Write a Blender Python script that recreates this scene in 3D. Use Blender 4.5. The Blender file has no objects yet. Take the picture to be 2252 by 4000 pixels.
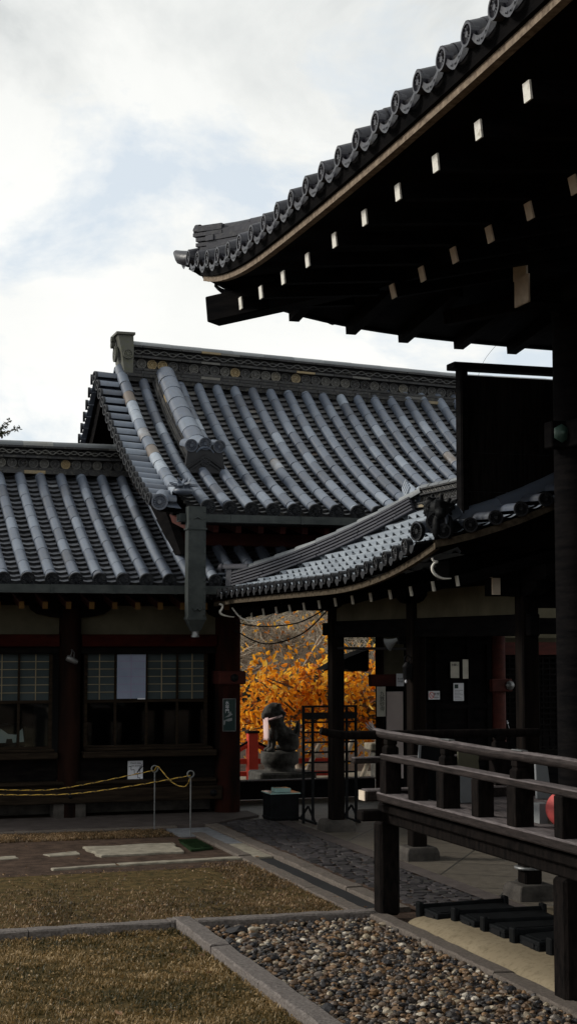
import bpy, math, random
import numpy as np
from mathutils import Vector, Matrix, noise
random.seed(11); np.random.seed(11)
PI = math.pi
SC = bpy.context.scene
COL = SC.collection
def V3(*a): return Vector(a if len(a) == 3 else a[0])
UP = Vector((0, 0, 1))

# ------------------------------------------------------------------ mesh builder
class MB:
    def __init__(s): s.v = []; s.f = []; s.t = []; s.sm = []
    def add(s, vs, fs, tint=.5, smooth=False):
        b = len(s.v); s.v.extend([tuple(p) for p in vs])
        for f in fs:
            s.f.append(tuple(b + i for i in f)); s.t.append(tint); s.sm.append(smooth)
    def box(s, x0, x1, y0, y1, z0, z1, tint=.5):
        vs = [(x0,y0,z0),(x1,y0,z0),(x1,y1,z0),(x0,y1,z0),(x0,y0,z1),(x1,y0,z1),(x1,y1,z1),(x0,y1,z1)]
        s.add(vs, [(0,3,2,1),(4,5,6,7),(0,1,5,4),(1,2,6,5),(2,3,7,6),(3,0,4,7)], tint)
    def bar(s, p, q, w, h, tint=.5, up=UP, w2=None, h2=None):
        p = Vector(p); q = Vector(q); t = (q - p).normalized()
        sd = t.cross(Vector(up))
        if sd.length < 1e-4: sd = t.cross(Vector((1, 0, 0)))
        sd.normalize(); n = sd.cross(t).normalized()
        w2 = w2 or w; h2 = h2 or h; vs = []
        for c, ww, hh in ((p, w, h), (q, w2, h2)):
            for a, b in ((-1,-1),(1,-1),(1,1),(-1,1)):
                vs.append(c + sd*(a*ww/2) + n*(b*hh/2))
        s.add(vs, [(0,3,2,1),(4,5,6,7),(0,1,5,4),(1,2,6,5),(2,3,7,6),(3,0,4,7)], tint)
    def tube(s, pts, r, n=8, tint=.5, cap=True, smooth=True):
        pts = [Vector(p) for p in pts]; m = len(pts); rs = r if isinstance(r, (list, tuple)) else [r]*m
        vs = []; prev = None
        for i, p in enumerate(pts):
            t = (pts[min(i+1, m-1)] - pts[max(i-1, 0)]).normalized()
            if prev is None:
                a = t.cross(UP)
                if a.length < 1e-3: a = t.cross(Vector((1, 0, 0)))
            else:
                a = prev - t*prev.dot(t)
                if a.length < 1e-5: a = t.cross(UP)
            a.normalize(); prev = a; b = t.cross(a)
            for k in range(n):
                g = 2*PI*k/n; vs.append(p + (a*math.cos(g) + b*math.sin(g))*rs[i])
        fs = []
        for i in range(m-1):
            for k in range(n):
                k2 = (k+1) % n; fs.append((i*n+k, i*n+k2, (i+1)*n+k2, (i+1)*n+k))
        s.add(vs, fs, tint, smooth)
        if cap:
            s.add(vs[:n], [tuple(range(n-1, -1, -1))], tint); s.add(vs[-n:], [tuple(range(n))], tint)
    def lathe(s, c, prof, n=16, axis=UP, tint=.5, smooth=True, sx=1.0):
        axis = Vector(axis).normalized(); a = axis.cross(Vector((0, 1, 0)))
        if a.length < 1e-3: a = axis.cross(Vector((1, 0, 0)))
        a.normalize(); b = axis.cross(a); c = Vector(c); vs = []
        for r, h in prof:
            for k in range(n):
                g = 2*PI*k/n; vs.append(c + axis*h + (a*math.cos(g) + b*math.sin(g)*sx)*max(r, 1e-4))
        fs = []
        for i in range(len(prof)-1):
            for k in range(n):
                k2 = (k+1) % n; fs.append((i*n+k, i*n+k2, (i+1)*n+k2, (i+1)*n+k))
        s.add(vs, fs, tint, smooth)
        s.add(vs[:n], [tuple(range(n-1, -1, -1))], tint); s.add(vs[-n:], [tuple(range(n))], tint)
    def prism(s, poly, ext, tint=.5):
        poly = [Vector(p) for p in poly]; ext = Vector(ext); n = len(poly)
        vs = poly + [p + ext for p in poly]
        fs = [tuple(range(n-1, -1, -1)), tuple(range(n, 2*n))] + [(i, (i+1) % n, n+(i+1) % n, n+i) for i in range(n)]
        s.add(vs, fs, tint)
    def ell(s, c, rx, ry, rz, tint=.5, rot=None, n=10, m=7):
        vs = []; c = Vector(c); R = rot or Matrix.Identity(3)
        for i in range(m+1):
            th = PI*i/m
            for k in range(n):
                g = 2*PI*k/n
                vs.append(c + R @ Vector((rx*math.sin(th)*math.cos(g), ry*math.sin(th)*math.sin(g), rz*math.cos(th))))
        fs = []
        for i in range(m):
            for k in range(n):
                k2 = (k+1) % n; fs.append((i*n+k, (i+1)*n+k, (i+1)*n+k2, i*n+k2))
        s.add(vs, fs, tint, True)
    def build(s, name, mat, root=None, bevel=0, label=None, remesh=0, shade=None):
        me = bpy.data.meshes.new(name)
        me.from_pydata([tuple(p) for p in s.v], [], s.f)
        if mat: me.materials.append(mat)
        at = me.attributes.new('tint', 'FLOAT', 'FACE'); at.data.foreach_set('value', s.t)
        me.polygons.foreach_set('use_smooth', s.sm if shade is None else [shade]*len(s.f))
        me.update()
        o = bpy.data.objects.new(name, me); COL.objects.link(o)
        if root is not None: put(o, root)
        if remesh:
            md = o.modifiers.new('Remesh', 'REMESH'); md.mode = 'VOXEL'; md.voxel_size = remesh; md.use_smooth_shade = True
            md = o.modifiers.new('Smooth', 'SMOOTH'); md.factor = .5; md.iterations = 4
        if bevel:
            md = o.modifiers.new('Bevel', 'BEVEL'); md.width = bevel; md.segments = 1; md.limit_method = 'ANGLE'
        if label: o['label'] = label
        return o

def put(o, root):
    o.parent = root
    M = Matrix.Identity(4); r = root
    while r is not None:
        M = Matrix.Translation(r.location) @ M; r = r.parent if r.type == 'EMPTY' else None
    if root.type == 'EMPTY': o.matrix_parent_inverse = M.inverted()
def tag(o, label=None, cat=None, group=None, kind=None):
    if label: o['label'] = label
    if cat: o['category'] = cat
    if group: o['group'] = group
    if kind: o['kind'] = kind
    return o
def thing(name, label, cat, loc, group=None):
    o = bpy.data.objects.new(name, None); COL.objects.link(o); o.location = loc; o.empty_display_size = .2
    return tag(o, label, cat, group)
def copy_tree(o, parent=None):
    c = o.copy(); COL.objects.link(c)
    if parent is not None: c.parent = parent; c.matrix_parent_inverse = o.matrix_parent_inverse.copy()
    for ch in [x for x in list(bpy.data.objects) if x.parent == o]: copy_tree(ch, c)
    return c
def lettering(body, size, loc, mat, root, rot=(PI/2, 0, 0), align='CENTER', name='lettering', space=1.0):
    cu = bpy.data.curves.new(name, 'FONT'); cu.body = body; cu.size = size; cu.align_x = align; cu.align_y = 'CENTER'
    cu.extrude = .0006; cu.space_line = space; cu.resolution_u = 3
    cu.materials.append(mat)
    o = bpy.data.objects.new(name, cu); COL.objects.link(o); o.location = loc; o.rotation_euler = rot
    bpy.context.view_layer.update(); dg = bpy.context.evaluated_depsgraph_get()
    me = bpy.data.meshes.new_from_object(o.evaluated_get(dg)); me.transform(o.matrix_world); bpy.data.objects.remove(o)
    o = bpy.data.objects.new(name, me); COL.objects.link(o)
    if not me.materials: me.materials.append(mat)
    put(o, root)
    return o

# ------------------------------------------------------------------ materials
def nodes(name):
    m = bpy.data.materials.new(name); m.use_nodes = True; nt = m.node_tree
    return m, nt, nt.nodes['Principled BSDF'], nt.links
def ramp(nt, stops, interp='LINEAR'):
    r = nt.nodes.new('ShaderNodeValToRGB'); r.color_ramp.interpolation = interp
    e = r.color_ramp.elements
    while len(e) < len(stops): e.new(.5)
    for i, (p, c) in enumerate(stops):
        e[i].position = p; e[i].color = (*c, 1) if len(c) == 3 else c
    return r
def noise_tex(nt, L, scale, detail=5, rough=.6, stretch=(1, 1, 1), dist=0):
    tc = nt.nodes.new('ShaderNodeTexCoord'); mp = nt.nodes.new('ShaderNodeMapping')
    mp.inputs['Scale'].default_value = stretch; L.new(tc.outputs['Object'], mp.inputs['Vector'])
    n = nt.nodes.new('ShaderNodeTexNoise'); n.inputs['Scale'].default_value = scale
    n.inputs['Detail'].default_value = detail; n.inputs['Roughness'].default_value = rough; n.inputs['Distortion'].default_value = dist
    L.new(mp.outputs['Vector'], n.inputs['Vector'])
    return n
def mix(nt, L, fac, a, b, mode='MIX'):
    m = nt.nodes.new('ShaderNodeMix'); m.data_type = 'RGBA'; m.blend_type = mode
    for inp, val in (('Factor', fac), ('A', a), ('B', b)):
        sk = [i for i in m.inputs if i.name == inp and i.enabled and (i.type == 'VALUE' if inp == 'Factor' else i.type == 'RGBA')][0]
        if isinstance(val, (int, float)): sk.default_value = val
        elif isinstance(val, (tuple, list)): sk.default_value = (*val, 1)
        else: L.new(val, sk)
    return [o for o in m.outputs if o.type == 'RGBA'][0]
def simple(name, a, b=None, scale=6, rough=.7, bump=.2, stretch=(1, 1, 1), spec=.3, bscale=None, metal=0, lo=.35, hi=.65, detail=6, dist=0):
    """two colours mixed by noise, a finer noise as bump"""
    m, nt, P, L = nodes(name)
    b = b or tuple(c*1.5 for c in a)
    n = noise_tex(nt, L, scale, detail, .65, stretch, dist)
    r = ramp(nt, [(lo, a), (hi, b)]); L.new(n.outputs['Fac'], r.inputs['Fac'])
    L.new(r.outputs['Color'], P.inputs['Base Color'])
    P.inputs['Roughness'].default_value = rough; P.inputs['Specular IOR Level'].default_value = spec
    P.inputs['Metallic'].default_value = metal
    if bump:
        n2 = noise_tex(nt, L, bscale or scale*5, 6, .7, stretch)
        bp = nt.nodes.new('ShaderNodeBump'); bp.inputs['Strength'].default_value = bump; bp.inputs['Distance'].default_value = .02
        L.new(n2.outputs['Fac'], bp.inputs['Height']); L.new(bp.outputs['Normal'], P.inputs['Normal'])
    return m
def tile_mat(name, stops, rough, spots=.5, spec=.5, lich=(.11, .105, .085)):
    m, nt, P, L = nodes(name)
    at = nt.nodes.new('ShaderNodeAttribute'); at.attribute_name = 'tint'
    n0 = noise_tex(nt, L, 3.2, 4, .6)
    ad = nt.nodes.new('ShaderNodeMath'); ad.operation = 'MULTIPLY_ADD'; ad.inputs[1].default_value = .28
    L.new(n0.outputs['Fac'], ad.inputs[0])
    sb = nt.nodes.new('ShaderNodeMath'); sb.operation = 'SUBTRACT'; sb.inputs[1].default_value = .14
    L.new(at.outputs['Fac'], sb.inputs[0]); L.new(sb.outputs[0], ad.inputs[2])
    r = ramp(nt, stops); L.new(ad.outputs[0], r.inputs['Fac'])
    n = noise_tex(nt, L, 22, 7, .7)
    r2 = ramp(nt, [(.5, (0, 0, 0)), (.72, (1, 1, 1))]); L.new(n.outputs['Fac'], r2.inputs['Fac'])
    ml = nt.nodes.new('ShaderNodeMath'); ml.operation = 'MULTIPLY'; ml.inputs[1].default_value = spots
    L.new(r2.outputs['Color'], ml.inputs[0])
    c = mix(nt, L, ml.outputs[0], r.outputs['Color'], lich)
    L.new(c, P.inputs['Base Color'])
    rr = nt.nodes.new('ShaderNodeMath'); rr.operation = 'MULTIPLY_ADD'; rr.inputs[1].default_value = .25; rr.inputs[2].default_value = rough - .1
    L.new(n.outputs['Fac'], rr.inputs[0]); L.new(rr.outputs[0], P.inputs['Roughness'])
    P.inputs['Specular IOR Level'].default_value = spec
    bp = nt.nodes.new('ShaderNodeBump'); bp.inputs['Strength'].default_value = .25; bp.inputs['Distance'].default_value = .01
    L.new(n.outputs['Fac'], bp.inputs['Height']); L.new(bp.outputs['Normal'], P.inputs['Normal'])
    return m
GREY = [(.0, (.028, .031, .041)), (.35, (.082, .100, .136)), (.62, (.145, .174, .222)), (.82, (.30, .34, .395)), (.93, (.125, .10, .082))]
M = {}
M['tile'] = tile_mat('grey_roof_tile', GREY, .42, .5, .65)
M['mound'] = tile_mat('kamebara_plaster', [(.0, (.09, .066, .04)), (.5, (.21, .17, .112)), (1, (.30, .255, .18))], .85, .75, .1, (.085, .068, .042))
M['pan'] = tile_mat('flat_roof_tile', [(0, (.004, .004, .005)), (.25, (.055, .056, .062)), (.55, (.115, .115, .120)), (.85, (.21, .205, .19)), (.95, (.095, .062, .046))], .42, .7)
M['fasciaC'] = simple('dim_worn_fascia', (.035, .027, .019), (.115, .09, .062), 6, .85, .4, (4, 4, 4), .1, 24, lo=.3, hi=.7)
M['plank'] = simple('black_plank', (.0035, .003, .003), (.013, .011, .010), 3, .85, .5, (14, 14, 1), .03, 30)
M['tan'] = simple('dirty_cream_paint', (.55, .46, .36), (.66, .56, .45), 14, .85, .2, spec=.1)
M['oni'] = tile_mat('black_demon_tile', [(0, (.006, .006, .008)), (.5, (.018, .019, .022)), (1, (.05, .05, .055))], .5, .3, .3, (.03, .03, .028))
M['white'] = tile_mat('flaking_white_paint', [(0, (.55, .53, .47)), (.4, (.74, .72, .66)), (1, (.82, .80, .75))], .8, .9, .1, (.34, .30, .24))
M['panA'] = tile_mat('bright_edged_flat_tile', [(0, (.004, .004, .005)), (.2, (.07, .073, .085)), (.55, (.14, .148, .168)), (.95, (.24, .25, .27))], .36, .4)
M['ridge'] = tile_mat('ridge_tile', [(0, (.004, .004, .005)), (.3, (.03, .03, .032)), (.6, (.075, .075, .075)), (.78, (.14, .135, .12)), (.95, (.28, .21, .11))], .6, .7, .35)
M['cap'] = tile_mat('ridge_cap_tile', [(0, (.07, .078, .086)), (.5, (.135, .146, .155)), (.85, (.23, .24, .245)), (.95, (.17, .165, .15))], .5, .5, lich=(.10, .105, .09))
M['disc'] = tile_mat('dark_round_end', [(0, (.005, .006, .008)), (.5, (.014, .016, .020)), (1, (.045, .048, .054))], .5, .25, .35, (.03, .03, .028))
M['shiny'] = tile_mat('silver_glazed_tile', [(0, (.16, .185, .215)), (.5, (.235, .265, .30)), (1, (.34, .375, .41))], .36, .35, .8, (.16, .165, .17))
M['wood'] = simple('black_stained_timber', (.0025, .0025, .003), (.008, .007, .007), 3, .85, .35, (1, 1, 6), .03, 30)
M['woodh'] = simple('black_stained_beam', (.003, .0028, .003), (.010, .0085, .0075), 4, .85, .35, (1, 6, 6), .04, 30)
M['brown'] = simple('weathered_brown_timber', (.009, .0065, .0045), (.030, .021, .014), 3, .8, .4, (1, 12, 12), .06, 14)
M['pillar'] = simple('worn_red_pillar', (.003, .0022, .002), (.017, .007, .0045), 1.4, .8, .3, (3, 3, .6), .05, 24)
M['red'] = simple('faded_red_paint', (.030, .005, .003), (.065, .011, .006), 3, .8, .25, (1, 3, 3), .3, 30)
M['vermilion'] = simple('bright_red_paint', (.50, .035, .02), (.62, .06, .03), 3, .55, .15, (1, 1, 1), .4, 30)
M['rail'] = simple('silvery_weathered_wood', (.026, .020, .019), (.125, .105, .106), 4, .7, .5, (14, 1.2, 14), .25, 9, lo=.3, hi=.7)
M['raild'] = simple('dark_weathered_wood', (.003, .0026, .0026), (.012, .0092, .0082), 5, .85, .4, (5, 5, 1.5), .04, 14)
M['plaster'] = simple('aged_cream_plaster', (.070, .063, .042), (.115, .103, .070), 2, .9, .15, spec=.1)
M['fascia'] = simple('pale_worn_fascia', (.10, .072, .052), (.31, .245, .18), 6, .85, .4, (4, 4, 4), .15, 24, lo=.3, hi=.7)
M['kerb'] = simple('granite_kerb', (.07, .059, .054), (.21, .184, .168), 45, .85, .5, spec=.2, bscale=90, lo=.3, hi=.7)
M['kerb2'] = simple('brown_kerb', (.065, .052, .044), (.155, .13, .11), 40, .85, .5, spec=.2, bscale=70, lo=.3, hi=.7)
M['path'] = simple('brown_stone_path', (.05, .039, .036), (.082, .067, .061), 5, .85, .3, spec=.25, bscale=70)
M['slab'] = simple('pale_slab', (.17, .15, .115), (.30, .268, .21), 8, .8, .3, spec=.2, bscale=60)
M['greyslab'] = simple('grey_slab', (.11, .115, .125), (.19, .195, .205), 9, .7, .3, spec=.3, bscale=60)
M['soil'] = simple('trodden_soil', (.034, .022, .016), (.088, .058, .042), 6, .95, .8, spec=.1, bscale=60, detail=9)
M['lawn'] = simple('lawn_earth', (.036, .030, .011), (.13, .086, .034), 9, .95, .9, spec=.1, bscale=70, detail=10)
M['copper'] = simple('dark_copper', (.022, .028, .028), (.045, .052, .05), 7, .55, .1, spec=.4, metal=.3)
M['metal'] = simple('black_iron', (.004, .004, .0045), (.010, .010, .011), 12, .6, .15, spec=.1)
M['steel'] = simple('galvanised_steel', (.12, .125, .125), (.24, .24, .24), 12, .45, .1, spec=.5, metal=.6)
M['black'] = simple('black_lacquer', (.003, .0032, .0036), (.008, .009, .010), 8, .55, .12, spec=.08)
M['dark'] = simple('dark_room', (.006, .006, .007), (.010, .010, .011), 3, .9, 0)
M['paper'] = simple('plain_paper', (.62, .63, .68), (.72, .73, .76), 3, .9, 0)
M['paperc'] = simple('cream_paper', (.48, .46, .40), (.60, .58, .50), 9, .9, 0)
M['ink'] = simple('ink', (.010, .010, .014), (.014, .014, .018), 5, .8, 0)
M['stone'] = simple('old_carved_stone', (.035, .034, .032), (.11, .105, .095), 9, .9, .6, spec=.15, bscale=30)
M['plinth'] = simple('plinth_stone', (.028, .025, .022), (.075, .066, .058), 6, .85, .4, spec=.2, bscale=40)
M['cloth'] = simple('pale_pink_cloth', (.72, .50, .50), (.85, .66, .64), 4, .9, .1)
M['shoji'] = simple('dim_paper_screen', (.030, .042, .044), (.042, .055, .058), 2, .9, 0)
M['shojibar'] = simple('pale_lattice_bar', (.16, .135, .085), (.24, .20, .13), 5, .8, 0)
M['sheet'] = simple('lavender_sheet', (.21, .25, .34), (.28, .31, .41), 1.5, .8, 0)
M['ochre'] = simple('ochre_rafter_end', (.11, .055, .012), (.17, .09, .022), 5, .8, 0)
M['mat'] = simple('green_turf_mat', (.012, .026, .011), (.024, .045, .019), 60, .95, .8, spec=.05, bscale=120)
M['redball'] = simple('red_paper', (.55, .08, .075), (.64, .12, .11), 3, .6, .1)
M['bark'] = simple('grey_bark', (.09, .07, .05), (.24, .20, .15), 9, .9, .5, (1, 1, .3), .1)
M['twig'] = simple('pale_twig', (.16, .125, .095), (.55, .48, .38), 3, .9, .2, (1, 1, 1), .1)
M['pinkpanel'] = simple('pinkish_board', (.50, .42, .40), (.58, .50, .47), 2, .8, .05)
M['greyboard'] = simple('grey_board', (.17, .18, .19), (.22, .23, .235), 3, .7, .05)
M['olive'] = simple('olive_board', (.075, .07, .045), (.095, .09, .06), 3, .7, .05)

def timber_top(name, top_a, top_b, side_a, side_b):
    """old rail timber: silvery colour on upward faces, darker brown on the sides, mixed by normal"""
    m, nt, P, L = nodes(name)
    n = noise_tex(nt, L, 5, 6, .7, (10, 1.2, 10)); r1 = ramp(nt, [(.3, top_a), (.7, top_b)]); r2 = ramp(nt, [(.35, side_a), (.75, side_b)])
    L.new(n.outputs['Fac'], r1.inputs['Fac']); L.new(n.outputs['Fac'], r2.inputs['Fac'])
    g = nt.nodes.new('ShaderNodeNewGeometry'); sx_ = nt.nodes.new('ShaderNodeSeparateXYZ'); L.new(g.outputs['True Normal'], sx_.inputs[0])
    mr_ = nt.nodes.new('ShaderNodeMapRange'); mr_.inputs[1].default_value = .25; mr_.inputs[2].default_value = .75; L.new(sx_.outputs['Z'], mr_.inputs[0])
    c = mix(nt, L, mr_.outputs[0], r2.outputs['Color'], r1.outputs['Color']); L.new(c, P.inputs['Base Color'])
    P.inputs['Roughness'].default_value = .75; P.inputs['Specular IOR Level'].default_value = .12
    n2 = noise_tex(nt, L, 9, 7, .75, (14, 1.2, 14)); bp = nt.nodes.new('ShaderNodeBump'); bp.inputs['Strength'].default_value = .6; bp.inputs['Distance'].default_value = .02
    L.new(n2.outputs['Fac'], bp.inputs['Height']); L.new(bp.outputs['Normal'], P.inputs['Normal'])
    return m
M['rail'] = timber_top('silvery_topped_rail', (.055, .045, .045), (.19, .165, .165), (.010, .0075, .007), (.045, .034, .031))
def leaf_mat(name, stops, trans=.35):
    m, nt, P, L = nodes(name)
    at = nt.nodes.new('ShaderNodeAttribute'); at.attribute_name = 'tint'
    r = ramp(nt, stops); L.new(at.outputs['Fac'], r.inputs['Fac'])
    L.new(r.outputs['Color'], P.inputs['Base Color']); P.inputs['Roughness'].default_value = .5
    P.inputs['Specular IOR Level'].default_value = .3
    if trans:
        t = nt.nodes.new('ShaderNodeBsdfTranslucent'); L.new(r.outputs['Color'], t.inputs['Color'])
        ms = nt.nodes.new('ShaderNodeMixShader'); ms.inputs[0].default_value = trans
        L.new(P.outputs[0], ms.inputs[1]); L.new(t.outputs[0], ms.inputs[2])
        L.new(ms.outputs[0], nt.nodes['Material Output'].inputs['Surface'])
    return m
M['orange'] = leaf_mat('orange_leaves', [(0, (.20, .06, .012)), (.22, (.60, .19, .018)), (.5, (.92, .38, .02)), (.8, (.96, .56, .05)), (1, (.98, .72, .16))], .6)
M['green'] = leaf_mat('evergreen_leaves', [(0, (.012, .016, .008)), (.6, (.035, .042, .018)), (1, (.10, .10, .05))], .2)
M['grassm'] = leaf_mat('dry_grass_blades', [(0, (.020, .024, .006)), (.3, (.084, .064, .020)), (.62, (.205, .130, .046)), (.88, (.35, .225, .095)), (1, (.50, .36, .19))], .25)
M['grassb'] = leaf_mat('brown_dead_turf', [(0, (.026, .020, .009)), (.3, (.072, .050, .020)), (.62, (.155, .092, .042)), (.88, (.29, .18, .088)), (1, (.42, .29, .16))], .2)
M['pebble'] = leaf_mat('mixed_pebbles', [(0, (.016, .016, .019)), (.28, (.040, .034, .031)), (.48, (.100, .062, .036)), (.66, (.20, .115, .054)), (.78, (.14, .12, .105)), (.9, (.30, .24, .16)), (1, (.48, .43, .36))], 0)
def glass_mat():
    m, nt, P, L = nodes('window_glass')
    g = nt.nodes.new('ShaderNodeBsdfGlossy'); g.inputs['Roughness'].default_value = .03
    t = nt.nodes.new('ShaderNodeBsdfTransparent'); t.inputs['Color'].default_value = (.8, .85, .83, 1)
    f = nt.nodes.new('ShaderNodeFresnel'); f.inputs['IOR'].default_value = 1.45
    ms = nt.nodes.new('ShaderNodeMixShader'); L.new(f.outputs[0], ms.inputs[0]); L.new(t.outputs[0], ms.inputs[1]); L.new(g.outputs[0], ms.inputs[2])
    L.new(ms.outputs[0], nt.nodes['Material Output'].inputs['Surface'])
    return m
M['glass'] = glass_mat()
def paving_mat(name, a, b, joint, scale, rough, angle=.6):
    m, nt, P, L = nodes(name)
    tc = nt.nodes.new('ShaderNodeTexCoord'); mp = nt.nodes.new('ShaderNodeMapping'); mp.inputs['Rotation'].default_value = (0, 0, angle)
    L.new(tc.outputs['Object'], mp.inputs['Vector'])
    br = nt.nodes.new('ShaderNodeTexBrick'); br.inputs['Scale'].default_value = scale
    br.inputs['Mortar Size'].default_value = .02; br.inputs['Mortar Smooth'].default_value = .4; br.offset = 0
    br.inputs['Brick Width'].default_value = 1.0; br.inputs['Row Height'].default_value = 1.0
    br.inputs['Color1'].default_value = (*a, 1); br.inputs['Color2'].default_value = (*b, 1); br.inputs['Mortar'].default_value = (*joint, 1)
    L.new(mp.outputs['Vector'], br.inputs['Vector'])
    n = noise_tex(nt, L, 9, 8, .7); r = ramp(nt, [(.3, (.62, .62, .62)), (.7, (1.25, 1.25, 1.25))]); L.new(n.outputs['Fac'], r.inputs['Fac'])
    c = mix(nt, L, 1.0, br.outputs['Color'], r.outputs['Color'], 'MULTIPLY'); L.new(c, P.inputs['Base Color'])
    P.inputs['Roughness'].default_value = rough; P.inputs['Specular IOR Level'].default_value = .35
    bp = nt.nodes.new('ShaderNodeBump'); bp.inputs['Strength'].default_value = .4; bp.inputs['Distance'].default_value = .02
    n2 = noise_tex(nt, L, 40, 6, .7)
    mm = nt.nodes.new('ShaderNodeMath'); mm.operation = 'SUBTRACT'; L.new(n2.outputs['Fac'], mm.inputs[0]); L.new(br.outputs['Fac'], mm.inputs[1])
    L.new(mm.outputs[0], bp.inputs['Height']); L.new(bp.outputs['Normal'], P.inputs['Normal'])
    return m
M['paving'] = paving_mat('square_stone_paving', (.10, .086, .068), (.12, .102, .08), (.04, .036, .029), 1.35, .55)
# ------------------------------------------------------------------ roof building
def tnt(lo=.05, hi=.72):
    x = random.random()
    if x < .035: return random.uniform(.66, .78)
    if x < .048: return random.uniform(.86, .98)
    return min(max(random.gauss((lo+hi)/2, (hi-lo)/6.5), lo), hi)
def arclen(pts):
    d = [0]
    for a, b in zip(pts, pts[1:]): d.append(d[-1] + (b-a).length)
    return d
class Path:
    def __init__(s, pts): s.p = [Vector(p) for p in pts]; s.d = arclen(s.p); s.L = s.d[-1]
    def at(s, d):
        d = min(max(d, 0), s.L)
        for i in range(len(s.d)-1):
            if d <= s.d[i+1]:
                k = (d - s.d[i])/max(s.d[i+1]-s.d[i], 1e-9); return s.p[i].lerp(s.p[i+1], k)
        return s.p[-1]
    def frame(s, d):
        t = (s.at(d+.02) - s.at(d-.02)).normalized(); sd = t.cross(UP).normalized(); return t, sd, sd.cross(t)
def cover(mb, path, d0, d1, r, seg=.36, flat=1.0, n=9, lift=0, ends=True, tf=tnt, taper=.955, a0=-.25):
    """a run of half-round tiles along a path, each slightly wider at its lower end"""
    d = d0 - random.uniform(0, seg*.6) if seg < (d1-d0) else d0
    while d < d1 - .02:
        e = min(d+seg, d1); s0 = max(d, d0)
        st = 3; vs = []; jx = random.uniform(-.005, .005)
        for i in range(st):
            q = s0 + (e-s0)*i/(st-1); k = (q-d)/seg; rr = r*(taper + (1-taper)*k)
            P = path.at(q); t, sd, nn = path.frame(q); P = P + sd*jx
            for j in range(n):
                g = -a0*-1 + (PI - 2*a0)*j/(n-1) if False else a0 + (PI-2*a0)*j/(n-1)
                vs.append(P + nn*lift + sd*(rr*math.cos(g)) + nn*(rr*flat*math.sin(g)))
        fs = [(i*n+j, i*n+j+1, (i+1)*n+j+1, (i+1)*n+j) for i in range(st-1) for j in range(n-1)]
        ti = tf(); mb.add(vs, fs, ti, True)
        # visible lower lip of the tile
        P = path.at(e); t, sd, nn = path.frame(e); lo = []
        for rr in (r, r*.86):
            for j in range(n):
                g = a0 + (PI-2*a0)*j/(n-1); lo.append(P + nn*lift + sd*(rr*math.cos(g)) + nn*(rr*flat*math.sin(g)))
        mb.add(lo, [(j, n+j, n+j+1, j+1) for j in range(n-1)], ti*.6)
        d += seg
def round_end(mb, c, dirv, r, tint=None, petals=16, cr=False, th=.035):
    """round tile end with raised rim and a flower of petals"""
    dirv = Vector(dirv).normalized(); a = dirv.cross(UP)
    if a.length < 1e-3: a = Vector((1, 0, 0))
    a.normalize(); b = a.cross(dirv); c = Vector(c); N = petals*2
    rings = [(r, -th, 0), (r, 0, 0), (.80*r, 0, 0), (.76*r, -.014, 0), (.70*r, -.014, 1), (.30*r, -.012, 1), (.24*r, -.004, 0), (.001, -.004, 0)]
    vs = []
    for rr, h, p in rings:
        for k in range(N):
            g = 2*PI*k/N; hh = h + (.010 if p and k % 2 == 0 else 0)
            vs.append(c + dirv*hh + (a*math.cos(g) + b*math.sin(g))*rr)
    fs = []
    for i in range(len(rings)-1):
        for k in range(N): fs.append((i*N+k, i*N+(k+1) % N, (i+1)*N+(k+1) % N, (i+1)*N+k))
    mb.add(vs, fs, random.uniform(.2, .7) if tint is None else tint)
class Roof:
    """curved roof face: a along the eave (axis A), run outwards (axis R), profile of (run, z) from top to eave"""
    def __init__(s, A, R, prof, zoff=lambda a, r: 0.0, deg=2):
        s.A = Vector(A); s.R = Vector(R); x = np.array([p[0] for p in prof]); z = np.array([p[1] for p in prof])
        c = np.polyfit(x, z, min(deg, len(prof)-1)); s.x = np.linspace(x[0], x[-1], 60); s.z = np.polyval(c, s.x)
        s.d = np.concatenate([[0], np.cumsum(np.hypot(np.diff(s.x), np.diff(s.z)))]); s.L = float(s.d[-1]); s.zoff = zoff
    def d_of(s, run): return float(np.interp(run, s.x, s.d))
    def pt(s, a, d, h=0):
        x = float(np.interp(d, s.d, s.x)); z = float(np.interp(d, s.d, s.z)); e = .03
        x2 = np.interp(min(d+e, s.L), s.d, s.x); z2 = np.interp(min(d+e, s.L), s.d, s.z); x1 = np.interp(max(d-e, 0), s.d, s.x); z1 = np.interp(max(d-e, 0), s.d, s.z)
        tr, tz = float(x2-x1), float(z2-z1); l = math.hypot(tr, tz); nr, nz = -tz/l, tr/l
        return s.A*a + s.R*(x + h*nr) + Vector((0, 0, z + h*nz + s.zoff(a, x)))
    def path(s, a, d0=0, d1=None, h=0):
        d1 = s.L if d1 is None else d1; n = max(4, int((d1-d0)/.12))
        return Path([s.pt(a, d0 + (d1-d0)*i/n, h) for i in range(n+1)])
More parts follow.
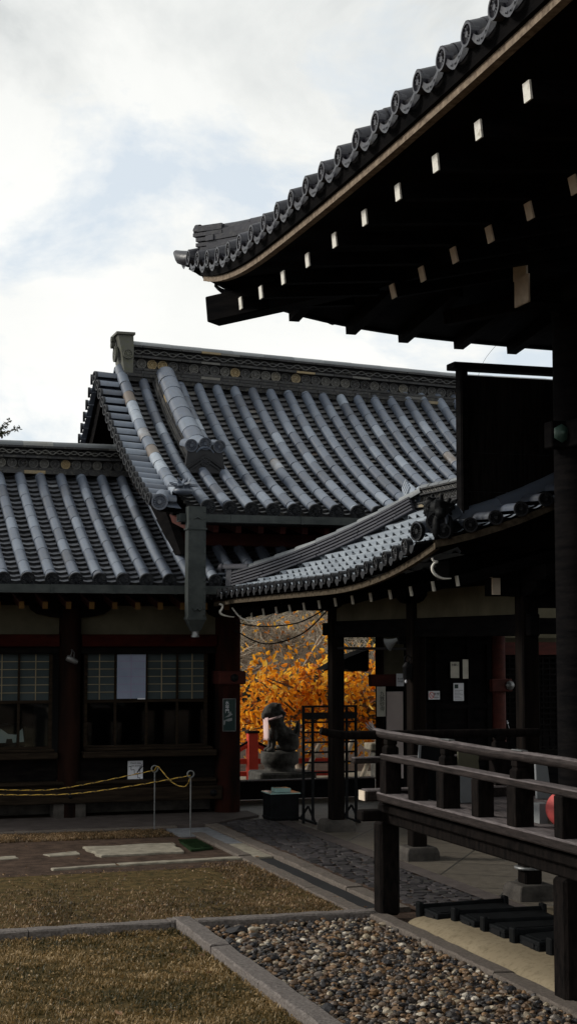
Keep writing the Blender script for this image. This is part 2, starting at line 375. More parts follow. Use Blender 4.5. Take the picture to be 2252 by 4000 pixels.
def pans(mb, roof, a0, a1, d0, d1, course=.15, dip=.05, base=-.026, nu=5, step=.036, lip=True):
    d = d1; half = (a1-a0)/2; mid = (a0+a1)/2
    while d > d0 + .02:
        u0 = max(d-course-.02, d0); vs = []; j = random.uniform(-.004, .004); sk = random.uniform(-.006, .006)
        for dd, lift in ((u0, -.004), (d, step+j)):
            for k in range(nu):
                u = -1 + 2*k/(nu-1); vs.append(roof.pt(mid+u*half*1.04, min(dd + sk*u, roof.L), base + lift - dip*(1-u*u)))
        for k in range(nu):
            u = -1 + 2*k/(nu-1); vs.append(roof.pt(mid+u*half*1.04, d+sk*u, base - .012 - dip*(1-u*u)))
        ti = tnt(.1, .7)
        mb.add(vs, [(k, nu+k, nu+k+1, k+1) for k in range(nu-1)], ti, True)
        mb.add(vs[nu:], [(k, nu+k, nu+k+1, k+1) for k in range(nu-1)], ti*.04)
        d -= course
    if lip:   # hanging front of the last flat tile
        vs = []
        for h in (0, -.06):
            for k in range(nu):
                u = -1 + 2*k/(nu-1); vs.append(roof.pt(mid+u*half, roof.L, base + h - dip*(1-u*u)) + roof.R*(.012 if h == 0 else .0))
        mb.add(vs, [(k, nu+k, nu+k+1, k+1) for k in range(nu-1)], .15)
def pieces(mb, path, h0, h1, w, seg=.3, d0=0, d1=None, jit=.006, lo=.05, hi=.7, side=0):
    """a course of flat ridge tiles laid end to end along a path"""
    d1 = path.L if d1 is None else d1; d = d0 - random.uniform(0, seg*.5)
    while d < d1 - .01:
        a = max(d, d0); b = min(d+seg-.006, d1)
        if b - a > .01:
            n = max(1, int((b-a)/.16)); ti = tnt(lo, hi); jj = random.uniform(-jit, jit)
            for i in range(n):
                p = path.at(a+(b-a)*i/n); q = path.at(a+(b-a)*(i+1)/n)
                t, sd, nn = path.frame((a+b)/2)
                up = Vector((0, 0, 1)); n2 = sd.cross((q-p).normalized())
                off = n2*((h0+h1)/2) + sd*side
                mb.bar(p+off, q+off, w + jj*2, h1-h0, ti)
        d += seg
def ridge_bands(root, path, layers, capname='ridge_cap', d0=0, d1=None):
    """layers: ('noshi',h0,h1,w) ('disc',h,r,w,step) ('wave',h,amp,w,step) ('core',h0,h1,w) ('cap',h,r,flat,seg)"""
    mb = MB(); disc = MB(); cap = MB(); d1 = path.L if d1 is None else d1
    for l in layers:
        if l[0] in ('noshi', 'core'):
            pieces(mb, path, l[1], l[2], l[3], .3 if l[0] == 'noshi' else 1.0, d0, d1, .006 if l[0] == 'noshi' else 0, *((.02, .42) if l[0] == 'noshi' else (0, .02)))
        elif l[0] == 'disc':
            d = d0 + l[4]*.6
            while d < d1-.05:
                p = path.at(d); t, sd, nn = path.frame(d)
                for sg in (-1, 1):
                    round_end(disc, p + nn*l[1] + sd*(sg*l[3]/2), sd*sg, l[2], random.choice([.3, .4, .5, .58, .64, .7, .75, .95]) + random.uniform(-.05, .05), 10, th=.02)
                d += l[4]
        elif l[0] == 'wave':
            for sg in (-1, 1):
                n = int((d1-d0)/(l[4]/8)); pts = []
                for ph in (0, PI):
                    pts = []
                    for i in range(n+1):
                        d = d0 + (d1-d0)*i/n; p = path.at(d); t, sd, nn = path.frame(d)
                        pts.append(p + nn*(l[1] + l[2]*math.sin(2*PI*d/l[4] + ph)*(1 if ph == 0 else .55)) + sd*(sg*(l[3]/2 + .006)))
                    mb.tube(pts, .011 if ph == 0 else .008, 5, random.uniform(.5, .75))
        elif l[0] == 'cap':
            cover(cap, path, d0, d1, l[2], l[4], l[3], 8, l[1], taper=.97, tf=lambda: random.uniform(.15, .95))
    o = mb.build('ridge', M['ridge'], root)
    if disc.v: disc.build('round_end_band', M['ridge'], o)
    if cap.v: cap.build(capname, M['cap'], o)
    return o

# ------------------------------------------------------------------ camera, world and light
TH = math.radians(17.5); PH = math.radians(4.8)
cd = bpy.data.cameras.new('camera'); cam = bpy.data.objects.new('camera', cd); COL.objects.link(cam)
cam.location = (0, 0, 2.2); cam.rotation_euler = (PI/2 + PH, 0, -TH)
cd.sensor_fit = 'VERTICAL'; cd.sensor_height = 36; cd.lens = 36*3900/2575; cd.clip_end = 2000; cd.clip_start = .05
SC.camera = cam
w = bpy.data.worlds.new('World'); SC.world = w; w.use_nodes = True; nt = w.node_tree; L = nt.links
bg = nt.nodes['Background']; bg.inputs['Strength'].default_value = .1
SUN_EL, SUN_AZ = math.radians(27), math.radians(-68)          # azimuth from +Y towards +X
sky = nt.nodes.new('ShaderNodeTexSky'); sky.sky_type = 'NISHITA'; sky.sun_disc = False; sky.sun_elevation = SUN_EL; sky.sun_rotation = SUN_AZ
tc = nt.nodes.new('ShaderNodeTexCoord'); mp = nt.nodes.new('ShaderNodeMapping'); mp.inputs['Scale'].default_value = (1, 1, 1.7); mp.inputs['Location'].default_value = (5.75, 1.885, 2.07)
L.new(tc.outputs['Generated'], mp.inputs['Vector'])
def wn(scale, detail, rough, dist=0):
    n = nt.nodes.new('ShaderNodeTexNoise'); n.inputs['Scale'].default_value = scale; n.inputs['Detail'].default_value = detail
    n.inputs['Roughness'].default_value = rough; n.inputs['Distortion'].default_value = dist; L.new(mp.outputs['Vector'], n.inputs['Vector']); return n
n1 = wn(5.2, 10, .60, .3); n2 = wn(4.0, 9, .6, .4)
cl = ramp(nt, [(.18, (5.2, 5.5, 5.6)), (.36, (7.9, 8.1, 8.0)), (.50, (9.5, 9.6, 9.35)), (.8, (10.5, 10.5, 10.2))]); sx = nt.nodes.new('ShaderNodeSeparateXYZ'); L.new(tc.outputs['Generated'], sx.inputs[0])   # the cloud deck is thicker and greyer overhead
mr = nt.nodes.new('ShaderNodeMapRange'); mr.inputs[1].default_value = .26; mr.inputs[2].default_value = .46; mr.inputs[3].default_value = .05; mr.inputs[4].default_value = -.13
L.new(sx.outputs['Z'], mr.inputs[0]); ad_ = nt.nodes.new('ShaderNodeMath'); L.new(n2.outputs['Fac'], ad_.inputs[0]); L.new(mr.outputs[0], ad_.inputs[1]); L.new(ad_.outputs[0], cl.inputs['Fac'])
mk = ramp(nt, [(.41, (.05, .05, .05)), (.53, (1, 1, 1))])
m2 = nt.nodes.new('ShaderNodeMapRange'); m2.inputs[1].default_value = .24; m2.inputs[2].default_value = .38; m2.inputs[3].default_value = .0; m2.inputs[4].default_value = .07
L.new(sx.outputs['Z'], m2.inputs[0]); ad2 = nt.nodes.new('ShaderNodeMath'); L.new(n1.outputs['Fac'], ad2.inputs[0]); L.new(m2.outputs[0], ad2.inputs[1]); L.new(ad2.outputs[0], mk.inputs['Fac'])
sk = mix(nt, L, .80, sky.outputs['Color'], (8.2, 9.0, 9.7))
fin = mix(nt, L, mk.outputs['Color'], sk, cl.outputs['Color'])
L.new(fin, bg.inputs['Color'])
sd = bpy.data.lights.new('sun', 'SUN'); sun = bpy.data.objects.new('sun', sd); COL.objects.link(sun)
sd.energy = 2.6; sd.angle = math.radians(11); sd.color = (1, .95, .86)
dv = Vector((math.sin(SUN_AZ)*math.cos(SUN_EL), math.cos(SUN_AZ)*math.cos(SUN_EL), math.sin(SUN_EL)))
sun.rotation_euler = (-dv).to_track_quat('-Z', 'Y').to_euler(); sun.location = (0, 0, 30)
SC.view_settings.view_transform = 'Standard'; SC.view_settings.look = 'None'; SC.view_settings.gamma = 1; SC.view_settings.exposure = 0

# ================================================================== SETTING
def flat(name, poly, z, mat, kind='structure', label=None, thick=0):
    mb = MB(); pts = [(x, y, z) for x, y in poly]
    if thick: mb.prism([(x, y, z-thick) for x, y in poly], (0, 0, thick))
    else: mb.add(pts, [tuple(range(len(pts)))])
    return tag(mb.build(name, mat), label, None, None, kind)
flat('ground', [(-300, -300), (300, -300), (300, 24.0), (-300, 24.0)], -.012, M['soil'])
flat('ground', [(-300, 24.0), (300, 24.0), (300, 500), (-300, 500)], -.34, M['soil'])
flat('lawn_front', [(-8, -2), (2.86, -2), (2.86, 11.82), (-8, 11.5)], -.004, M['lawn'])
flat('lawn_back', [(-8, 11.75), (4.40, 12.0), (4.36, 15.0), (-8, 14.7)], -.004, M['lawn'])
flat('dirt_path', [(-8, 14.7), (4.36, 15.0), (4.36, 17.4), (-8, 17.7)], -.0035, M['soil'])
flat('stone_path', [(-8, 18.28), (4.75, 18.3), (5.6, 19.0), (5.6, 19.55), (-8, 19.55)], .03, M['path'], thick=.08)
flat('paving', [(5.86, 9), (13, 9), (13, 24), (5.2, 24), (5.2, 19.0), (5.86, 18.4)], .0, M['paving'])
flat('paving_border', [(5.66, 11), (5.855, 11), (5.855, 18.6), (5.66, 18.75)], .006, M['path'])
flat('rear_path', [(5.2, 24.03), (30, 24.03), (30, 29), (5.2, 29)], -.33, M['slab'])
mb = MB(); mb.box(-20, 40, 24.0, 24.02, -.35, -.013); tag(mb.build('terrace_wall', M['plinth']), kind='structure')
# cobble strip as one surface of bulging stones
def cobbles():
    mb = MB(); y = 11.2; base = MB(); base.add([(4.9, 11, -.002), (5.655, 11, -.002), (5.655, 19.2, -.002), (4.9, 18.6, -.002)], [(0, 1, 2, 3)])
    while y < 18.6:
        x = 4.93 + random.uniform(0, .05); hy = random.uniform(.10, .2)
        while x < 5.62:
            wx = random.uniform(.10, .22); wx = min(wx, 5.66-x)
            n = random.randint(5, 7); ring = []; top = []
            for k in range(n):
                g = 2*PI*k/n + random.uniform(-.2, .2); rr = random.uniform(.98, 1.16)
                ring.append((x+wx/2+math.cos(g)*wx*.5*rr, y+hy/2+math.sin(g)*hy*.5*rr, -.004)); top.append((x+wx/2+math.cos(g)*wx*.44*rr, y+hy/2+math.sin(g)*hy*.44*rr, random.uniform(.003, .014)))
            vs = ring+top+[(x+wx/2, y+hy/2, random.uniform(.006, .016))]
            mb.add(vs, [(k, (k+1) % n, n+(k+1) % n, n+k) for k in range(n)] + [(n+k, n+(k+1) % n, 2*n) for k in range(n)], random.uniform(.05, .6))
            x += wx*.97
        y += hy*.96
    o = base.build('cobble_path', M['soil']); tag(o, kind='structure')
    c = mb.build('cobble_stones', M['cobble'], o); return o
M['cobble'] = tile_mat('purple_grey_cobble', [(0, (.020, .018, .020)), (.5, (.052, .046, .049)), (1, (.085, .075, .073))], .8, .9, .12, (.04, .042, .03))
cobbles()
def rough_kerb(name, p, q, w, z0, z1, mat, seg=1.2, jit=.012):
    """kerb of long stones laid end to end"""
    p = Vector((*p, 0)); q = Vector((*q, 0)); t = (q-p).normalized(); Ln = (q-p).length; sdv = Vector((t.y, -t.x, 0)); mb = MB(); d = 0
    while d < Ln-.01:
        e = min(d + seg*random.uniform(.8, 1.2), Ln); n = max(2, int((e-d)/.12)); vs = []; oz = random.uniform(-.006, .006)
        for i in range(n+1):
            c = p + t*(d + .004 + (e-d-.008)*i/n)
            for sg, zz in ((-1, z0), (-1, z1-.012), (-.86, z1), (.86, z1), (1, z1-.012), (1, z0)):
                vs.append(c + sdv*(sg*w/2 + random.uniform(-jit, jit)*.5) + Vector((0, 0, zz + oz + (random.uniform(-jit, jit)*.35 if zz > z0 else 0))))
        fs = [(i*6+k, i*6+k+1, (i+1)*6+k+1, (i+1)*6+k) for i in range(n) for k in range(5)] + [(0, 1, 2, 3, 4, 5), tuple(n*6+k for k in (5, 4, 3, 2, 1, 0))]
        mb.add(vs, fs, random.random()); d = e
    return tag(mb.build(name, mat), kind='structure')
rough_kerb('lawn_kerb', (-8, 11.5), (2.82, 11.88), .15, -.1, .07, M['kerb'])
rough_kerb('lawn_kerb', (2.98, 11.83), (4.44, 11.84), .14, -.1, .07, M['kerb'])
rough_kerb('gravel_kerb', (2.90, 11.97), (2.90, 1.0), .15, -.1, .072, M['kerb'])
rough_kerb('gravel_kerb', (4.455, 12.0), (4.455, 1.0), .15, -.1, .05, M['kerb2'])
rough_kerb('gutter_kerb', (4.44, 12.1), (4.44, 17.6), .15, -.25, .02, M['kerb2'])
rough_kerb('gutter_kerb', (4.79, 12.1), (4.79, 18.25), .17, -.25, .03, M['kerb2'])
rough_kerb('path_kerb', (-8, 18.16), (4.35, 18.24), .14, -.05, .022, M['kerb2'], 2.0)
flat('gutter', [(4.50, 12.1), (4.72, 12.1), (4.72, 15.6), (4.50, 15.6)], -.0065, M['dark'])
flat('gutter_cover', [(4.515, 15.45), (4.70, 15.45), (4.70, 15.62), (4.515, 15.62)], .012, M['slab'], thick=.06)
flat('gutter_cover', [(4.515, 15.64), (4.70, 15.64), (4.70, 16.55), (4.515, 16.55)], .010, M['slab'], thick=.06)
flat('gutter_cover', [(4.515, 16.57), (4.70, 16.57), (4.70, 17.3), (4.515, 17.3)], .012, M['greyslab'], thick=.06)
flat('gutter_cover', [(4.20, 17.34), (4.70, 17.34), (4.70, 18.1), (4.20, 18.1)], .010, M['greyslab'], thick=.06)
def slab(name, pts, z, mat, label, cat='stepping stone', group=None):
    mb = MB(); n = len(pts); c = Vector((sum(p[0] for p in pts)/n, sum(p[1] for p in pts)/n, 0)); dense = []
    for i in range(n):
        a = Vector((*pts[i], 0)); b = Vector((*pts[(i+1) % n], 0)); k = max(2, int((b-a).length/.08))
        for j in range(k): dense.append(a.lerp(b, j/k) + Vector((random.uniform(-.018, .018), random.uniform(-.018, .018), 0)))
    m = len(dense); vs = [(p.x, p.y, -.02) for p in dense] + [(p.x, p.y, z-.006) for p in dense] + [tuple(c + (p-c)*.97 + Vector((0, 0, z))) for p in dense]
    fs = [(r*m+i, r*m+(i+1) % m, (r+1)*m+(i+1) % m, (r+1)*m+i) for r in (0, 1) for i in range(m)] + [tuple(range(2*m, 3*m))]
    mb.add(vs, fs)
    return tag(mb.build(name, mat), label, cat, group)
slab('stepping_stone', [(3.02, 16.0), (3.92, 16.05), (3.96, 16.75), (3.75, 16.8), (3.35, 16.72), (2.96, 16.75)], .02, M['slab'], 'large pale rectangular stone slab set in the bare earth before the dark building')
slab('stepping_stone', [(2.55, 16.2), (2.86, 16.25), (2.88, 16.5), (2.66, 16.42), (2.5, 16.38)], .006, M['slab'], 'small ragged pale stone half buried left of the large pale slab')
slab('stepping_stone', [(4.12, 16.25), (4.28, 16.3), (4.26, 16.5), (4.1, 16.45)], .006, M['slab'], 'tiny pale stone chip in the earth just below the green mat')
slab('stepping_stone', [(2.0, 16.1), (2.22, 16.15), (2.2, 16.35), (2.0, 16.3)], .006, M['slab'], 'small pale stone at the far left edge of the bare earth')
slab('edging_stone', [(2.40, 15.22), (3.05, 15.3), (3.05, 15.42), (2.42, 15.3)], .015, M['slab'], 'short tapering end piece of the thin pale stone edging line', 'edging stone')
slab('edging_stone', [(3.07, 15.3), (4.36, 15.42), (4.36, 15.56), (3.07, 15.42)], .015, M['slab'], 'long thin pale stone strip running to the gutter edge', 'edging stone')
def turf_mat():
    mb = MB(); mb.prism([(4.01, 16.13, 0), (4.28, 16.24, 0), (4.28, 17.01, 0), (4.07, 16.9, 0)], (0, 0, .022))
    for i in range(2600):
        x = random.uniform(4.06, 4.27); y = random.uniform(16.24, 16.92)
        a = random.uniform(0, 6.28); mb.add([(x+.004*math.cos(a), y+.004*math.sin(a), .02), (x-.004*math.cos(a), y-.004*math.sin(a), .02), (x+random.uniform(-.01, .01), y, .04)], [(0, 1, 2)])
    tag(mb.build('doormat', M['mat']), 'green artificial turf mat lying on the earth beside the gutter slabs', 'mat')
turf_mat()

# dry grass, gravel
def blades(name, regions, label, gm='grassm'):
    vs = []; fs = []; ti = []
    for (n, xf, yr, h, mossy) in regions:
        for _ in range(n):
            y = random.uniform(*yr); x0, x1 = xf(y); x = random.uniform(x0, x1)
            c = noise.noise(Vector((x*1.6, y*1.6, mossy))); c2 = noise.noise(Vector((x*6, y*6, 3)))
            if mossy == 7 and random.random() < ((y-12.3)/2.1) + .5*noise.noise(Vector((x*2.2, y*2.2, 9))): continue
            if c2 < -.2 and random.random() < .8: continue
            hh = h*random.uniform(.4, 1.2); a = random.uniform(0, 2*PI); lean = random.uniform(.3, 1.5)*hh; w_ = random.uniform(.0022, .0042)
            b = len(vs); dx, dy = math.cos(a), math.sin(a)
            vs += [(x-dy*w_, y+dx*w_, -.004), (x+dy*w_, y-dx*w_, -.004), (x+dx*lean*.45-dy*w_*.7, y+dy*lean*.45+dx*w_*.7, hh*.65), (x+dx*lean*.45+dy*w_*.7, y+dy*lean*.45-dx*w_*.7, hh*.65), (x+dx*lean, y+dy*lean, hh*.8)]
            fs += [(b, b+1, b+3, b+2), (b+2, b+3, b+4)]
            t = min(max(.50 + .5*c + .45*c2 + random.gauss(0, .24), 0), 1); ti += [t, t]
    for (n, xf, yr, h, mossy) in regions:      # dead leaf flecks among the blades
        for _ in range(n//20):
            y = random.uniform(*yr); x0, x1 = xf(y); x = random.uniform(x0, x1); a = random.uniform(0, 6.28); s_ = random.uniform(.006, .017); b = len(vs); dx, dy = math.cos(a)*s_, math.sin(a)*s_; z = random.uniform(.004, .022)
            vs += [(x-dx, y-dy, z), (x+dy*.5, y-dx*.5, z+random.uniform(0, .014)), (x+dx, y+dy, z+random.uniform(-.004, .012)), (x-dy*.5, y+dx*.5, z+random.uniform(0, .014))]; fs += [(b, b+1, b+2), (b, b+2, b+3)]; t = random.uniform(.4, .9); ti += [t, t]
    mb = MB(); mb.v = vs; mb.f = fs; mb.t = ti; mb.sm = [False]*len(fs)
    tag(mb.build(name, M[gm]), label, None, None, 'stuff')
blades('dry_grass', [
    (62000, lambda y: (.3, 2.83 + random.uniform(0, .04)), (7.2, 11.72), .024, 0), (9000, lambda y: (-4, .3), (7.5, 11.4), .026, 0),
    (2600, lambda y: (2.80, 2.88), (7.2, 11.7), .034, 3), (2600, lambda y: (.4, 2.84), (11.66, 11.79), .036, 3),
   ],'dry yellowed grass')
blades('dead_turf', [
    (2200, lambda y: (.6, 4.36), (11.90, 12.0), .03, 3), (36000, lambda y: (1.0, 4.36), (11.96, 15.0), .020, 7),
    (14000, lambda y: (1.6, 4.15), (17.45, 18.1), .028, 15), (2500, lambda y: (3.9, 4.36), (13.5, 15.2), .03, 15)], 'short brown dead turf', 'grassb')
def fallen():
    mb = MB()
    for _ in range(90):
        y = random.uniform(7.5, 17); x = random.uniform(.8, 4.6); z = .03 if y < 12 else .012
        if abs(y-11.85) < .15: z = .09
        s_ = random.uniform(.02, .04); a = random.uniform(0, 6.28); c, n_ = math.cos(a), math.sin(a)
        P_ = lambda u, v, h: (x + s_*(u*c-v*n_), y + s_*(u*n_+v*c), z + h)
        mb.add([P_(-1, 0, 0), P_(-.3, -.45, random.uniform(0, .015)), P_(.5, -.35, .004), P_(1, 0, random.uniform(0, .02)), P_(.5, .35, .004), P_(-.3, .45, random.uniform(0, .015))], [(0, 1, 2, 3), (0, 3, 4, 5)], random.uniform(0, .55))
    tag(mb.build('fallen_leaves', M['deadleaf']), 'brown fallen leaves', None, None, 'stuff')
M['deadleaf'] = leaf_mat('dead_leaves', [(0, (.05, .025, .012)), (.5, (.20, .10, .04)), (1, (.38, .22, .09))], .1)
fallen()
def gravel():
    ico = []
    bm_v = [(0, 0, 1), (0, 0, -1)]
    t = (1+5**.5)/2; iv = [Vector(p).normalized() for p in ((-1, t, 0), (1, t, 0), (-1, -t, 0), (1, -t, 0), (0, -1, t), (0, 1, t), (0, -1, -t), (0, 1, -t), (t, 0, -1), (t, 0, 1), (-t, 0, -1), (-t, 0, 1))]
    ifc = [(0, 11, 5), (0, 5, 1), (0, 1, 7), (0, 7, 10), (0, 10, 11), (1, 5, 9), (5, 11, 4), (11, 10, 2), (10, 7, 6), (7, 1, 8), (3, 9, 4), (3, 4, 2), (3, 2, 6), (3, 6, 8), (3, 8, 9), (4, 9, 5), (2, 4, 11), (6, 2, 10), (8, 6, 7), (9, 8, 1)]
    # one subdivision
    vsu = list(iv); key = {}; fsu = []
    def mid(a, b):
        k = (min(a, b), max(a, b))
        if k not in key: key[k] = len(vsu); vsu.append((vsu[a]+vsu[b]).normalized())
        return key[k]
    for a, b, c in ifc:
        x, y, z = mid(a, b), mid(b, c), mid(c, a); fsu += [(a, x, z), (b, y, x), (c, z, y), (x, y, z)]
    mb = MB()
    def stone(x, y, z, s, big):
        vsrc, fsrc = (vsu, fsu) if big else (iv, ifc)
        R = Matrix.Rotation(random.uniform(0, 6.28), 3, 'Z') @ Matrix.Rotation(random.uniform(-.6, .6), 3, 'X'); sx, sy, sz = s*random.uniform(.7, 1.25), s*random.uniform(.6, 1), s*random.uniform(.4, .7)
        sdd = random.uniform(0, 99); vs = []
        for p in vsrc:
            k = 1 + .32*noise.noise(p*1.6 + Vector((sdd, 0, 0))); q = R @ Vector((p.x*sx*k, p.y*sy*k, p.z*sz*k)); vs.append((x+q.x, y+q.y, z+q.z))
        mb.add(vs, fsrc, min(max(random.betavariate(1.05, 1.2), 0), 1), False)
    for _ in range(9500):
        y = random.uniform(6.3, 11.82); x0 = 2.97; x1 = 4.39
        stone(random.uniform(x0, x1), y, random.uniform(-.015, .03), random.choice([.010, .013, .016, .018, .020, .023, .027, .032]), True)
    for _ in range(1200):
        y = random.uniform(3, 6.3); x0 = 2.97; x1 = 4.39
        stone(random.uniform(x0, x1), y, random.uniform(-.015, .03), random.uniform(.02, .038), False)
    for x, y, s in ((3.22, 11.5, .085), (3.34, 11.48, .06), (3.05, 8.9, .06)): stone(x, y, .03, s, True)
    tag(mb.build('gravel', M['pebble']), 'mixed brown grey and cream pebbles', None, None, 'stuff')
    flat('gravel_bed', [(2.9, 2), (4.42, 2), (4.42, 11.80), (2.9, 11.80)], -.0045, M['soil'])
gravel()
# plaster mound (kamebara) under the right hall
def mound():
    mb = MB(); vs = []; ys = np.linspace(1, 11.62, 60); prof = [(0, .02), (.02, .04), (.06, .058), (.12, .072), (.2, .082), (.4, .09), (1.38, .095)]
    for y in ys:
        e = 1.0 if y < 11.2 else math.sqrt(max(0, 1-((y-11.2)/.42)**2)); x0 = 4.535
        for i, (x, z) in enumerate(prof):
            k = .020*noise.noise(Vector((x*3, y*2.4, 0))) + .006*noise.noise(Vector((x*9, y*9, 4))) if 0 < i < 6 else 0
            vs.append((x0 + (x if i else 0) + (1-e)*.25*(i < 6), y, .012 + z*e + k))
    n = len(prof)
    mb.add(vs, [(i*n+k, i*n+k+1, (i+1)*n+k+1, (i+1)*n+k) for i in range(len(ys)-1) for k in range(n-1)], .5, True)
    tag(mb.build('plaster_mound', M['mound']), kind='structure')
mound()
# ================================================================== LOW TEMPLE WING (left, with the windows)
M['redd'] = simple('dull_red_beam', (.016, .003, .0025), (.040, .007, .004), 3, .8, .25, (1, 3, 3), .05, 30)
M['cornerp'] = simple('red_pillar_bare_foot', (.005, .0035, .003), (.038, .009, .005), 1.1, .8, .3, (2, 2, .5), .05, 24)
wing = thing('temple_wing', 'low dark temple wing with lattice windows under a grey tiled roof at left', 'temple', (3.27, 19.5, 0))
AR = 21.75
profA = [(-21.75, 4.60), (-20.66, 4.02), (-19.43, 3.345), (-18.53, 2.97)]
rA = Roof((1, 0, 0), (0, -1, 0), profA)
rowsA = [2.31 + .2875*k for k in range(-11, 14)]
def tiled(roof, rows, x_lo, x_hi, r=.072, name='roof', root=None, mat='tile', endr=None, dtop=0.0, course=.15, skip=lambda a: False, d1=None, topf=None, seg=.36, pm='pan'):
    mb = MB(); pb = MB(); ends = []
    edges = [x_lo] + list(rows) + [x_hi]
    for a in rows:
        dt = topf(a) if topf else dtop
        if skip(a) or dt > roof.L-.1: continue
        cover(mb, roof.path(a, dt, roof.L), 0, roof.L-dt, r, seg)
        p0 = roof.pt(a, roof.L); t = (p0 - roof.pt(a, roof.L-.05)).normalized()
        t = (t + roof.R*.6).normalized()
        if endr: eb = MB(); ends.append(eb); round_end(eb, p0 + t*.012 + UP*(-.01), t, endr, random.uniform(.1, .6))
    for a, b in zip(edges, edges[1:]):
        if b-a < .05: continue
        dt = topf((a+b)/2) if topf else dtop
        if dt > roof.L-.1: continue
        pans(pb, roof, a, b, dt, roof.L, course)
    o = mb.build(name, M[mat], root); pb.build('flat_tiles', M[pm], o)
    for e in ends: e.build('round_tile_end', M['disc'], o)
    return o
roofA = tiled(rA, rowsA, -1.2, 5.9, root=wing, endr=.088, pm='panA')
rAb = Roof((1, 0, 0), (0, 1, 0), [(-p[0] if 0 else 2*AR + p[0] - 0, p[1]) for p in profA])
tiled(rAb, rowsA, -1.2, 5.9, name='rear_roof', root=wing)
def deck(roof, a0, a1, h, root, name='roof_deck', d0=0, n=10, mat='wood', na=2):
    mb = MB(); vs = []
    for i in range(n+1):
        for k in range(na): vs.append(roof.pt(a0+(a1-a0)*k/(na-1), d0+(roof.L-d0)*i/n, h))
    mb.add(vs, [(i*na+k, i*na+k+1, (i+1)*na+k+1, (i+1)*na+k) for i in range(n) for k in range(na-1)])
    return mb.build(name, M[mat], root)
deck(rA, -1.2, 5.9, -.115, wing); deck(rAb, -1.2, 5.9, -.115, wing)
ridge_bands(roofA, Path([(-1.2, AR, 4.56), (1.5, AR, 4.545), (4.9, AR, 4.53)]),
    [('noshi', 0, .045, .46), ('noshi', .047, .085, .40), ('core', .085, .40, .18), ('disc', .157, .066, .23, .15), ('noshi', .225, .255, .36), ('wave', .315, .03, .26, .2), ('noshi', .372, .40, .34), ('cap', .40, .15, .55, .42)])
mb = MB()   # box gutter along the eave
mb.box(-1.2, 5.15, 18.40, 18.53, 2.785, 2.80); mb.box(-1.2, 5.15, 18.40, 18.412, 2.80, 2.885); mb.box(-1.2, 5.15, 18.518, 18.53, 2.80, 2.885)
for i in range(9): mb.box(-.9+i*.75, -.87+i*.75, 18.392, 18.40, 2.78, 2.885)
mb.build('gutter', M['copper'], wing)
mb = MB(); mb.box(-1.2, 5.3, 18.62, 18.70, 2.80, 2.87); mb.build('eave_board', M['wood'], wing)
for k in range(22):     # rafters with ochre painted ends
    x = -.85 + k*.285; mb = MB(); mb.bar((x, 18.86, 2.655), (x, 19.62, 2.80), .06, .08, 0); o = mb.build('rafter', M['red'], wing)
    mb = MB(); mb.box(x-.031, x+.031, 18.842, 18.862, 2.605, 2.69); mb.build('painted_end', M['ochre'], o)
def post(root, x, y, r, z0, z1, mat='pillar', round_=True, name='pillar', z=12):
    mb = MB()
    if round_: mb.lathe((x, y, 0), [(r, z0), (r*1.0, z0+.02), (r*.985, z1)], 18)
    else: mb.box(x-r, x+r, y-r, y+r, z0, z1)
    return mb.build(name, M[mat], root, .012 if not round_ else 0)
post(wing, 1.21, 19.52, .14, .03, 2.62); post(wing, 3.275, 19.52, .14, .03, 2.62)
cp = post(wing, 5.33, 19.52, .165, .03, 2.78, 'cornerp')
mb = MB(); mb.box(5.16, 5.52, 19.32, 19.74, 1.66, 1.83); nk = mb.build('beam_end', M['red'], wing, .012)
mb = MB(); mb.lathe((5.36, 19.31, 1.745), [(.055, 0), (.055, .012), (.03, .022), (.012, .035)], 6, (0, -1, 0)); mb.build('hexagon_boss', M['metal'], nk)
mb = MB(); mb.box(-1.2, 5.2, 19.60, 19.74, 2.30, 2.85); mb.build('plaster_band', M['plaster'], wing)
def boat_bracket(root, x, y, z, half, name='bracket_arm', mat='woodh'):
    mb = MB(); pts = []
    for u, h in ((-1, .10), (-.96, .04), (-.8, -.02), (-.45, -.06), (-.2, -.07), (.2, -.07), (.45, -.06), (.8, -.02), (.96, .04), (1, .10)): pts.append((x+u*half, y, z+h))
    mb.prism(pts, (0, .14, 0)); return mb.build(name, M[mat], root, .006)
for x in (1.21, 3.275, 5.33): boat_bracket(wing, x, 19.44, 2.575, .52 if x < 5 else .3)
mb = MB(); mb.box(-1.2, 5.3, 19.44, 19.60, 2.665, 2.76); mb.build('wall_plate', M['woodh'], wing)
for a, b in ((-1.2, 1.07), (1.35, 3.135), (3.415, 5.17)):
    mb = MB(); mb.box(a, b, 19.43, 19.62, 2.145, 2.298); mb.build('tie_beam', M['redd'], wing, .01)
    mb = MB(); mb.box(a, b, 19.50, 19.66, 2.055, 2.143); mb.build('lintel', M['woodh'], wing, .006)
for a, b in ((-1.2, 1.05), (1.37, 3.115), (3.435, 5.15)):
    mb = MB(); mb.box(a, b, 19.36, 19.62, .755, .835); mb.box(a+.03, b-.03, 19.44, 19.62, .837, .872); mb.build('window_sill', M['brown'], wing, .01)
for a, b in ((-1.2, 1.07), (1.35, 3.135), (3.415, 5.17)):
    x = a; mb = MB()
    while x < b-.02: mb.box(x, min(x+.244, b), 19.56+random.uniform(0, .006), 19.66, .475, .753, random.random()); x += .243
    mb.build('lower_boards', M['woodh'], wing)
mb = MB(); mb.box(-1.2, 5.16, 19.40, 19.64, .425, .472); mb.box(-1.2, 5.22, 19.35, 19.66, .205, .375); mb.box(-1.2, 5.2, 19.46, 19.64, .377, .423); mb.build('base_beam', M['brown'], wing, .012)
